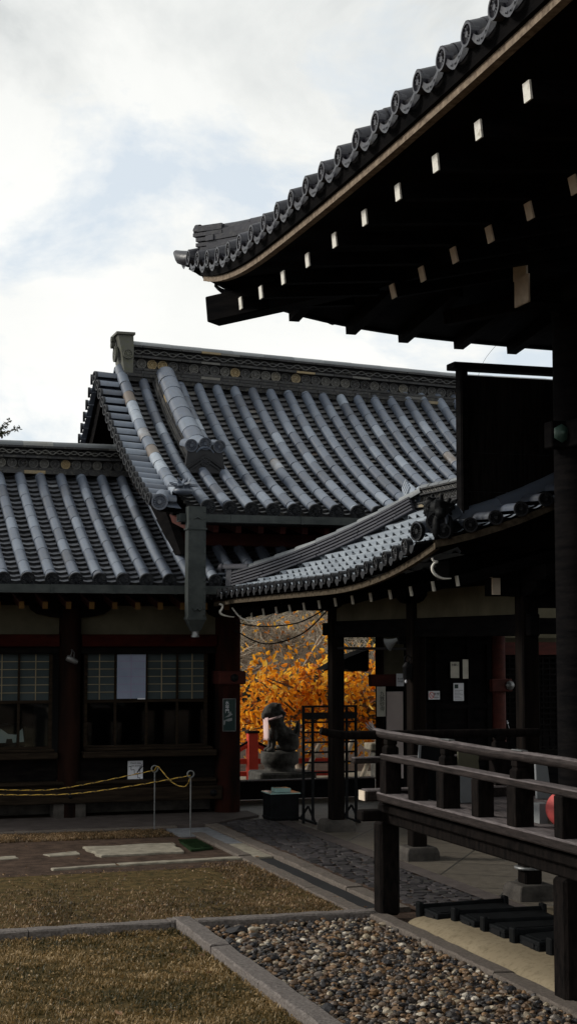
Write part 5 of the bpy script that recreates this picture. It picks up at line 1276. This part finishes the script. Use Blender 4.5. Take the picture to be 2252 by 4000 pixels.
for s_ in (-1, 1):
    E_(-.15, .22, .05, .22, s_*.09, .05, .10); E_(-.20, .03, .085, .045, s_*.09, .06); E_(.08, .06, .14, .06, s_*.15, .07); E_(.17, .16, .12, .15, s_*.12, .07); E_(-.09, .77, .05, .04, s_*.11, .03); E_(-.25, .68, .02, .02, s_*.07, .02)
for i in range(14):
    g = i*.9; E_(-.03+.05*math.cos(g), .50+.022*i-.02, .045, .04, .11*math.sin(g*1.7), .045)
E_(.27, .30, .06, .16, 0, .09, .25); E_(.30, .42, .04, .09, 0, .05, -.1)
mb.build('body', M['stone'], st, remesh=.018)
mb = MB(); n = 8; vs = []
for i in range(n+1):
    v = i/n
    for j in range(7):
        u = -1+2*j/6; vs.append((SX-.27-.03*math.cos(u*1.3)+.012*math.sin(u*7+v*2), SY-.06+u*(.13+.03*v), .38+.56-.36*v-.05*(1-u*u)*0+.02*abs(u)*(1-v)))
mb.add(vs, [(i*7+j, i*7+j+1, (i+1)*7+j+1, (i+1)*7+j) for i in range(n) for j in range(6)], .5, True)
vs = []
for i in range(13):
    g = -1.3 + 3.6*i/12
    for w_ in (-.018, .018): vs.append((SX-.11-.15*math.cos(g), SY-.145*math.sin(g) if False else SY-.15*math.sin(g), .38+.53+.05*(1-math.cos(g))*.9+w_))
mb.add(vs, [(i*2, i*2+1, i*2+3, i*2+2) for i in range(12)], .5, True)
o = mb.build('bib', M['cloth'], st); md = o.modifiers.new('Solidify', 'SOLIDIFY'); md.thickness = .008
# vermilion rail beyond
rf = thing('red_fence', 'bright red wooden fence post and rails with dark capped top left of the statue', 'fence', (7.7, 26.6, 0))
for bb in ((7.62, 7.80, 26.5, 26.66, -.3, .60), (7.2, 7.35, 27.3, 27.45, -.3, .45), (8.25, 8.38, 26.3, 26.42, -.3, .35)): mb = MB(); mb.box(*bb); mb.build('fence_post', M['vermilion'], rf, .008)
mb = MB(); mb.box(7.60, 7.82, 26.48, 26.68, .60, .64); mb.build('post_cap', M['metal'], rf)
mb = MB(); mb.bar((6.2, 26.9, .10), (9.3, 26.35, .10), .05, .09); mb.bar((6.2, 26.9, -.12), (9.3, 26.35, -.12), .05, .08)
mb.tube([(7.20, 26.72, .22), (7.45, 26.65, .28), (7.64, 26.58, .40)], .045, 6); mb.tube([(7.80, 26.55, .38), (7.98, 26.5, .28), (8.25, 26.45, .22)], .045, 6); mb.build('fence_rail', M['vermilion'], rf)
mb = MB(); mb.tube([(7.18, 26.70, .28), (7.45, 26.63, .34), (7.64, 26.56, .46)], .02, 6); mb.tube([(7.80, 26.53, .44), (7.98, 26.48, .34), (8.27, 26.43, .28)], .02, 6); mb.build('rail_cap', M['metal'], rf)

# ------------------------------------------------------------------ trees
def branch_tree(root, base, h, n_main, spread, tw, trunk_r, mat_b, levels=4, rnd=random, droop=0, minlen=.18, flat=None):
    """recursive limbs; returns twig tips"""
    mb = MB(); tips = []
    def grow(p, d, ln, r, lv):
        pts = [p]; q = Vector(p); dd = Vector(d); n = 4
        for i in range(n):
            dd = (dd + Vector((rnd.uniform(-1, 1), rnd.uniform(-1, 1), rnd.uniform(-.7, .8)-droop*(lv > 1)))*.22).normalized(); q = q + dd*(ln/n); pts.append(q.copy())
            if lv >= 2: tips.append((q.copy(), dd.copy(), lv))
        mb.tube(pts, [r*(1-.45*i/n) for i in range(n+1)], 6 if lv < 2 else 4, rnd.uniform(.1, .9), cap=False)
        if lv < levels:
            for k in range(n_main if lv == 0 else rnd.choice((2, 3, 3))):
                t = pts[rnd.randint(1 if lv else 2, n)]; g = rnd.uniform(0, 2*PI); e = Vector((math.cos(g), math.sin(g), rnd.uniform(-.1, .9)-droop*.5)).normalized()
                grow(t, (dd*.45 + e*spread).normalized(), ln*rnd.uniform(.55, .8), r*.5, lv+1)
    grow(Vector(base), Vector((0, 0, 1)), h, trunk_r, 0)
    mb.build('trunk', mat_b, root); return tips
def leaf(mb, p, n, s, tint, asp=.6, fold=.15):
    n = n.normalized(); a = n.cross(Vector((random.uniform(-1, 1), random.uniform(-1, 1), random.uniform(-1, 1))))
    if a.length < 1e-3: return
    a.normalize(); b = n.cross(a); f = n*(s*fold)
    vs = [p, p + a*s*.35 + b*s*asp*.42 + f, p + a*s*.75 + b*s*asp*.36 + f, p + a*s*1.05, p + a*s*.75 - b*s*asp*.36 + f, p + a*s*.35 - b*s*asp*.42 + f]
    mb.add(vs, [(0, 1, 2, 3), (0, 3, 4, 5)], tint)
def rv(): return Vector((random.gauss(0, 1), random.gauss(0, 1), random.gauss(0, 1)))
random.seed(5)
ot = thing('autumn_tree', 'autumn tree with large orange leaves filling the passage behind the statue', 'tree', (9.7, 27.8, -.1))
tips = branch_tree(ot, (9.7, 27.8, -.34), 1.4, 6, 1.0, 0, .09, M['bark'], 3)
mb = MB(); cl = []
for i in range(150):
    x = random.uniform(7.7, 12.4); y = 27.4 + random.uniform(-.9, 1.1); zt_ = 1.8 - .07*(x-9.8)**2*1.0 + (.25 if x > 10.3 else 0) - max(0, x-11)*.6
    cl.append(Vector((x, y, random.uniform(.35, max(.9, zt_)))))
for c in cl:
    for k in range(random.randint(18, 40)):
        p = c + rv()*Vector((.22, .22, .15)).length*.55; n = (rv() + Vector((0, -.6, .3))).normalized(); t = min(max(random.gauss(.5, .24) + .12*math.sin(c.x*5+c.z*7), 0), 1); leaf(mb, p, n, random.uniform(.09, .17), t)
for i in range(300):
    x = random.uniform(7.6, 12.4); leaf(mb, Vector((x, 27.6+random.uniform(-1, 1), random.uniform(.0, 3.1))), rv(), random.uniform(.07, .13), random.uniform(.2, .9))
crown = mb.build('crown', M['orange'], ot)
mb = MB()
for c in cl[::2]:
    b = Vector((9.7 + random.uniform(-.5, .5), 27.8, random.uniform(.5, 1.1))); m_ = (b+c)/2 + rv()*.12; mb.tube([b, m_, c, c + rv()*.2], [.035, .022, .01, .004], 5, .4)
mb.build('limbs', M['bark'], ot)
# pale bare trees behind it
for k, (x, y) in enumerate(((9.6, 29.6), (11.9, 30.0), (8.4, 31.0), (13.6, 32.5), (10.6, 33))):
    bt = thing('bare_tree', ['bare tree with pale tangled twigs right behind the orange tree', 'pale bare tree to the right behind the orange tree', 'pale leafless tree far left behind the statue', 'farthest right leafless tree behind the red pillar wall', 'bare grey tree farthest back behind the orange crown'][k], 'tree', (x, y, -.1), 'bare trees behind the passage')
    tp = branch_tree(bt, (x, y, -.34), 1.7, 6, 1.0, 0, .11, M['twig'], 4)
    mb = MB()
    for p, d, lv in tp:
        if lv < 2: continue
        for _ in range(2): q = p + rv()*.2; mb.tube([p, (p+q)/2 + rv()*.05, q + d*.2], [.007, .005, .002], 3, random.random(), cap=False)
    mb.build('twigs', M['twig'], bt)
    mb = MB()
    for p, d, lv in tp:
        if random.random() < .22: leaf(mb, p + rv()*.1, rv(), random.uniform(.07, .14), random.uniform(.1, .8))
    mb.build('leaves', M['orange'], bt)
# evergreen woods beyond, one mass
mb = MB()
for i in range(15000):
    x = random.uniform(-2, 34); y = random.uniform(40, 50); z = abs(random.gauss(0, 1.9)); z = min(z*1.2, 5.3) if random.random() < .7 else random.uniform(0, 5.0)
    leaf(mb, Vector((x, y - z*.1, z)), rv() + Vector((0, -.6, .5)), random.uniform(.18, .42), min(max(random.gauss(.45, .3) + .3*noise.noise(Vector((x*.8, z, 0))), 0), 1), .7)
tag(mb.build('far_woods', M['green']), 'dark evergreen woods', None, None, 'stuff')
flat('hill', [(-60, 49), (120, 49), (120, 60), (-60, 60)], 0, M['lawn'])
mb = MB(); mb.add([(-20, 48, 0), (60, 48, 0), (60, 56, 5.2), (-20, 56, 5.2)], [(0, 1, 2, 3)]); tag(mb.build('hill', M['lawn']), kind='structure')
# conifer whose tip shows over the low roof
cf = thing('pine_tree', 'pine tree whose needled branch tip shows above the low tiled roof at the far left', 'tree', (3.6, 34, 0))
mb = MB(); mb.tube([(3.6, 34, 0), (3.7, 34, 3.5), (3.65, 34, 7.5)], [.2, .13, .02], 8); pts_ = []
for k in range(46):
    z = random.uniform(2.5, 7.2); g = random.uniform(0, 2*PI); ln = min((7.6-z)*.30+.15, .38 if z > 6.2 else 9); b = Vector((3.66, 34, z)); e = b + Vector((math.cos(g)*ln, math.sin(g)*ln, .12*ln)); mb.tube([b, (b+e)/2 + Vector((0, 0, -.03)), e], [.025, .015, .005], 5); pts_.append((b, e))
b, e = Vector((3.66, 34, 6.55)), Vector((4.50, 33.6, 6.84)); mb.tube([b, b.lerp(e, .5), e], [.04, .025, .006], 5); pts_.append((b, e)); pts_.append((b.lerp(e, .4), e + Vector((-.22, 0, .16)))); pts_.append((b.lerp(e, .3), e + Vector((-.3, 0, -.12))))
mb.build('trunk', M['bark'], cf)
mb = MB()
for b, e in pts_:
    for k in range(46):
        p = b.lerp(e, random.uniform(.25, 1.02)); d = ((e-b).normalized() + rv()*.6).normalized(); leaf(mb, p, rv(), random.uniform(.05, .12), random.uniform(.1, .9), .35)
mb.build('crown', M['green'], cf)
# tree props and bench beyond the passage
for k, (p, q) in enumerate((((8.9, 25.6, -.34), (9.5, 26.2, .6)), ((9.4, 25.8, -.34), (10.2, 26.5, .8)), ((8.3, 25.8, -.34), (8.9, 26.4, .38)))):
    mb = MB(); mb.tube([p, q], .045, 8); tag(mb.build('prop_pole', M['twig']), ['thin leaning log prop under the orange tree by the rack', 'longer leaning log prop under the orange tree beside the red pillar', 'short leaning log prop close right of the statue pedestal'][k], 'prop pole', 'log props under the orange tree')
gt = thing('stone_bench', 'pale stone bench with round topped stone beyond the passage near the red pillar', 'bench', (9.75, 25.2, 0))
mb = MB(); mb.box(9.35, 10.3, 25.0, 25.35, .36, .48); mb.build('seat', M['slab'], gt, .02); mb = MB(); mb.box(9.45, 9.6, 25.05, 25.3, -.34, .36); mb.build('leg', M['stone'], gt, .02); mb = MB(); mb.box(10.05, 10.2, 25.05, 25.3, -.34, .36); mb.build('leg', M['stone'], gt, .02)
# awning
aw = thing('small_awning', 'small black tin awning jutting left from the red pillar beyond the posts', 'awning', (7.7, 21.4, 1.95))
mb = MB(); mb.prism([(7.28, 21.3, 1.80), (7.62, 21.3, 1.98), (7.94, 21.3, 2.09), (7.94, 21.3, 1.80), (7.9, 21.3, 1.77), (7.8, 21.3, 1.80), (7.7, 21.3, 1.77), (7.6, 21.3, 1.81)], (0, .5, 0)); mb.build('sheet', M['black'], aw)
mb = MB(); mb.tube([(7.24, 21.28, 1.79), (7.6, 21.28, 1.93), (7.94, 21.28, 2.07)], .012, 6); mb.build('frame', M['metal'], aw)
# loudspeaker and lantern by the second post
ls = thing('loudspeaker', 'grey horn loudspeaker hanging under the beam left of the second corridor post', 'loudspeaker', (5.85, 15.0, 2.2))
mb = MB(); mb.lathe((5.92, 15.03, 2.23), [(.02, 0), (.028, .04), (.05, .09), (.07, .12), (.074, .125)], 16, (-.7, .55, -.45)); mb.build('horn', M['greyboard'], ls); mb = MB(); mb.box(5.92, 5.99, 14.99, 15.06, 2.18, 2.26); mb.tube([(6.0, 15.05, 2.26), (6.01, 15.04, 2.18)], .006, 5); mb.build('driver', M['metal'], ls)
ln = thing('hanging_lantern', 'small dark hanging lantern on the second corridor post below the loudspeaker', 'lantern', (5.98, 14.86, 1.9))
mb = MB(); mb.lathe((5.96, 14.86, 1.82), [(.04, 0), (.05, .02), (.05, .12), (.06, .13), (.02, .18)], 6); mb.tube([(5.96+.035*math.sin(2*PI*i/12), 14.86, 2.03-.035*math.cos(2*PI*i/12)) for i in range(13)], .006, 5, cap=False); mb.build('lantern_body', M['metal'], ln)
mb = MB(); mb.ell((5.93, 14.83, 1.80), .013, .013, .018); mb.build('bulb', M['paper'], ln)
# papers on the back wall
def notice(name, x0, x1, y, z0, z1, label, lines, mat='paperc', cat='notice', group=None, body=None, size=.03, pic=None):
    r = thing(name, label, cat, ((x0+x1)/2, y, z0), group); mb = MB(); mb.box(x0, x1, y-.004, y, z0, z1); mb.build('sheet', M[mat], r)
    if body: lettering(body, size, ((x0+x1)/2 + (pic or 0), y-.0055, (z0+z1)/2 + lines), M['ink'], r, space=.95)
    return r
yN = 17.98
notice('paper_notice', 7.79, 7.905, yN, 1.755, 1.955, 'white paper with lines of writing, left of the upper two on the dark wall', .06, body='お願い', size=.034, group='papers on the dark back wall')
r_ = notice('paper_notice', 7.955, 8.03, yN, 1.745, 1.985, 'narrow tall blank paper strip, right of the upper two on the dark wall', 0, group='papers on the dark back wall')
r_ = notice('paper_notice', 7.825, 7.965, yN, 1.47, 1.69, 'bluish grey paper with a small dark picture below the upper two papers', 0, 'paper', group='papers on the dark back wall')
mb = MB(); mb.box(7.84, 7.89, yN-.0055, yN-.004, 1.625, 1.675); mb.build('picture', M['posterbg'], r_)
mb = MB()
for k in range(7): mb.box(7.84, 7.95-.02*(k % 3), yN-.0055, yN-.004, 1.49+k*.018, 1.493+k*.018)
mb.build('lettering', M['ink'], r_)
r_ = notice('no_smoking_sign', 7.49, 7.64, yN, 1.49, 1.595, 'small white plate with a red ring symbol low on the dark wall', .012, 'paper', 'sign', body='禁煙', size=.04, pic=.03)
mb = MB(); mb.tube([(7.53+.03*math.cos(2*PI*i/20), yN-.006, 1.543+.038*math.sin(2*PI*i/20)) for i in range(21)], .004, 5, cap=False); mb.bar((7.51, yN-.006, 1.568), (7.55, yN-.006, 1.518), .005, .003, .5, (0, 1, 0)); mb.build('red_ring', M['vermilion'], r_)
mb = MB(); mb.box(7.56, 7.63, yN-.0055, yN-.004, 1.507, 1.512); mb.box(7.56, 7.62, yN-.0055, yN-.004, 1.519, 1.523); mb.build('small_lettering', M['ink'], r_)
notice('calligraphy_strip', 7.925, 8.06, 20.945, 1.14, 1.565, 'tall white paper strip with black brush characters on the far red pillar', 0, 'paperc', 'strip', body='九\n鉄\n砂\n得', size=.075, pic=.015)
notice('pillar_paper', 8.22, 8.36, 20.925, 1.57, 1.75, 'small white handwritten paper on the red beam end beside the second post', 0, 'paper', 'notice', body='Buddha\nrengyo', size=.036)
# signboard and screens behind the railing
sb = thing('framed_signboard', 'dark board in a thin pale frame leaning behind the railing', 'signboard', (4.7, 11.2, .97))
mb = MB(); mb.prism([(4.56, 11.2, .97), (4.59, 11.2, 1.41), (4.84, 11.2, 1.41), (4.84, 11.2, .97)], (0, .02, 0)); mb.build('board', M['black'], sb)
mb = MB(); mb.bar((4.555, 11.19, .97), (4.588, 11.19, 1.415), .013, .02); mb.bar((4.588, 11.19, 1.413), (4.845, 11.19, 1.413), .02, .013); mb.bar((4.845, 11.19, .97), (4.845, 11.19, 1.413), .013, .02); mb.build('frame', M['greyboard'], sb)
gs = thing('folding_board', 'grey and olive standing board with curved edge right of the framed signboard', 'board', (4.97, 11.1, .97))
mb = MB(); mb.prism([(4.87, 11.1, 1.19), (4.865, 11.1, 1.39), (5.05, 11.1, 1.385), (5.035, 11.1, 1.29), (5.045, 11.1, 1.19)], (0, .02, 0)); mb.build('upper_board', M['olive'], gs)
mb = MB(); mb.prism([(4.89, 11.1, .97), (4.875, 11.1, 1.188), (5.045, 11.1, 1.188), (5.05, 11.1, 1.12), (5.025, 11.1, 1.04), (5.03, 11.1, .97)], (0, .02, 0)); mb.build('lower_board', M['greyboard'], gs)
mb = MB(); mb.box(4.88, 5.04, 11.125, 11.2, .97, .985); mb.build('foot', M['metal'], gs)
lp = thing('leaning_panel', 'narrow plain grey panel standing upright behind the railing near the big column', 'panel', (5.63, 11.2, .97))
mb = MB(); mb.prism([(5.58, 11.2, .97), (5.57, 11.2, 1.29), (5.67, 11.2, 1.28), (5.71, 11.2, .97)], (0, .03, 0)); mb.build('panel', M['greyboard'], lp, .004)
# red ball-like lantern and small boxes on the veranda
rb = thing('red_paper_ball', 'big round red paper ball resting on the veranda boards behind the strut', 'ball', (4.93, 9.42, .965))
mb = MB(); mb.ell((4.905, 9.42, 1.092), .135, .135, .127, .5, None, 24, 16); mb.build('globe', M['redball'], rb); mb = MB(); mb.lathe((4.905, 9.42, .965), [(.05, 0), (.05, .012), (.03, .012)], 16); mb.build('base_ring', M['black'], rb)
sbx = thing('little_carton', 'little pale carton with an open tray front left of the red ball', 'carton', (4.9, 9.75, .965))
mb = MB(); mb.box(4.86, 4.92, 9.72, 9.82, .965, 1.10); mb.build('carton_body', M['greyboard'], sbx); mb = MB(); mb.box(4.93, 5.03, 9.72, 9.85, .965, .985); mb.box(4.93, 5.03, 9.84, 9.85, .985, 1.02); mb.build('tray', M['slab'], sbx)
# paper fortunes tied to the lattice
for k in range(11):
    x = random.uniform(8.8, 9.45); z = random.uniform(.80, 1.25); mb = MB(); a = random.uniform(-1, 1); p = Vector((x, 19.09, z)); mb.bar(p, p + Vector((.05*a, -.01, -.05-.02*random.random())), .016, .004); mb.bar(p, p + Vector((-.04*a, -.012, .035)), .016, .004); mb.ell(p, .014, .014, .012)
    tag(mb.build('paper_fortune', M['paper']), 'white folded paper fortune knotted on the dark lattice at right', 'paper fortune', 'paper fortunes tied on the lattice')
# black lidded trays on the plaster mound
def tray(first=True):
    r = thing('step_tray', 'x', 'tray', (0, 0, 0), 'black trays laid on the plaster mound')
    mb = MB(); mb.box(.04, .72, -.31, 0, .035, .07); mb.box(.04, .72, -.31, -.29, .0, .035); mb.box(.04, .06, -.29, 0, .0, .035); mb.build('tray_body', M['black'], r, .006)
    mb = MB(); mb.box(.03, .74, .0, .04, .0, .095); mb.build('raised_edge', M['black'], r, .008)
    for fx in (0, .72): mb = MB(); mb.box(fx, fx+.04, -.02, .06, -.01, .115); mb.build('end_flange', M['black'], r, .008)
    mb = MB(); mb.box(.08, .68, -.27, -.035, .0702, .075); mb.build('lid', M['black'], r)
    mb = MB(); mb.box(.034, .0402, -.24, -.08, .012, .05); mb.build('end_panel', M['metal'], r)
    return r
tr = tray(); labs = ['farthest black tray on the plaster mound beside the veranda corner post', 'second black tray from the veranda corner post on the plaster mound', 'third black tray from the corner post, overlapping its neighbours', 'fourth black tray on the mound, its tilted lid edge raised', 'nearest black tray partly hidden behind the near veranda post']
for k, (x, y, z, rz, ry) in enumerate(((4.67, 11.45, .062, -.03, -.02), (4.77, 11.0, .085, -.04, .0), (4.81, 10.56, .09, -.05, .0), (4.82, 10.08, .09, .03, -.03), (4.88, 9.64, .095, 0, 0))):
    o = tr if k == 0 else copy_tree(tr); o.location = (x, y, z); o.rotation_euler = (random.uniform(-.02, .02), ry, rz); tag(o, labs[k])
# loose cables under the far corner of the corridor roof
def cable(pts, r, mat, label):
    mb = MB(); P_ = [Vector(p) for p in pts]; fine = []
    for i in range(len(P_)-1):
        p0, p1, p2, p3 = P_[max(i-1, 0)], P_[i], P_[i+1], P_[min(i+2, len(P_)-1)]
        for k in range(6):
            t = k/6; fine.append(.5*((2*p1)+(p2-p0)*t+(2*p0-5*p1+4*p2-p3)*t*t+(3*p1-p0-3*p2+p3)*t**3))
    mb.tube(fine + [P_[-1]], r, 6); tag(mb.build('cable', M[mat]), label, 'cable')
cable([(5.05, 18.3, 2.62), (5.13, 18.2, 2.50), (5.25, 18.1, 2.46), (5.40, 17.95, 2.50), (5.52, 17.8, 2.66)], .010, 'white', 'white cable looping below the far corner of the shiny corridor roof')
cable([(5.35, 19.2, 2.45), (5.6, 18.9, 2.40), (5.95, 18.5, 2.44), (6.2, 18.2, 2.6)], .009, 'metal', 'upper black cable sagging between the corner pillar and the corridor beam')
cable([(5.35, 19.25, 2.35), (5.65, 18.9, 2.18), (6.0, 18.5, 2.30), (6.25, 18.2, 2.6)], .009, 'metal', 'lower black cable sagging deepest between the corner pillar and the corridor beam')
cable([(5.34, 10.9, 4.72), (5.37, 11.6, 4.55), (5.42, 11.9, 4.40)], .0015, 'metal', 'thin loose wire hanging from the big eave beside the plank screen')
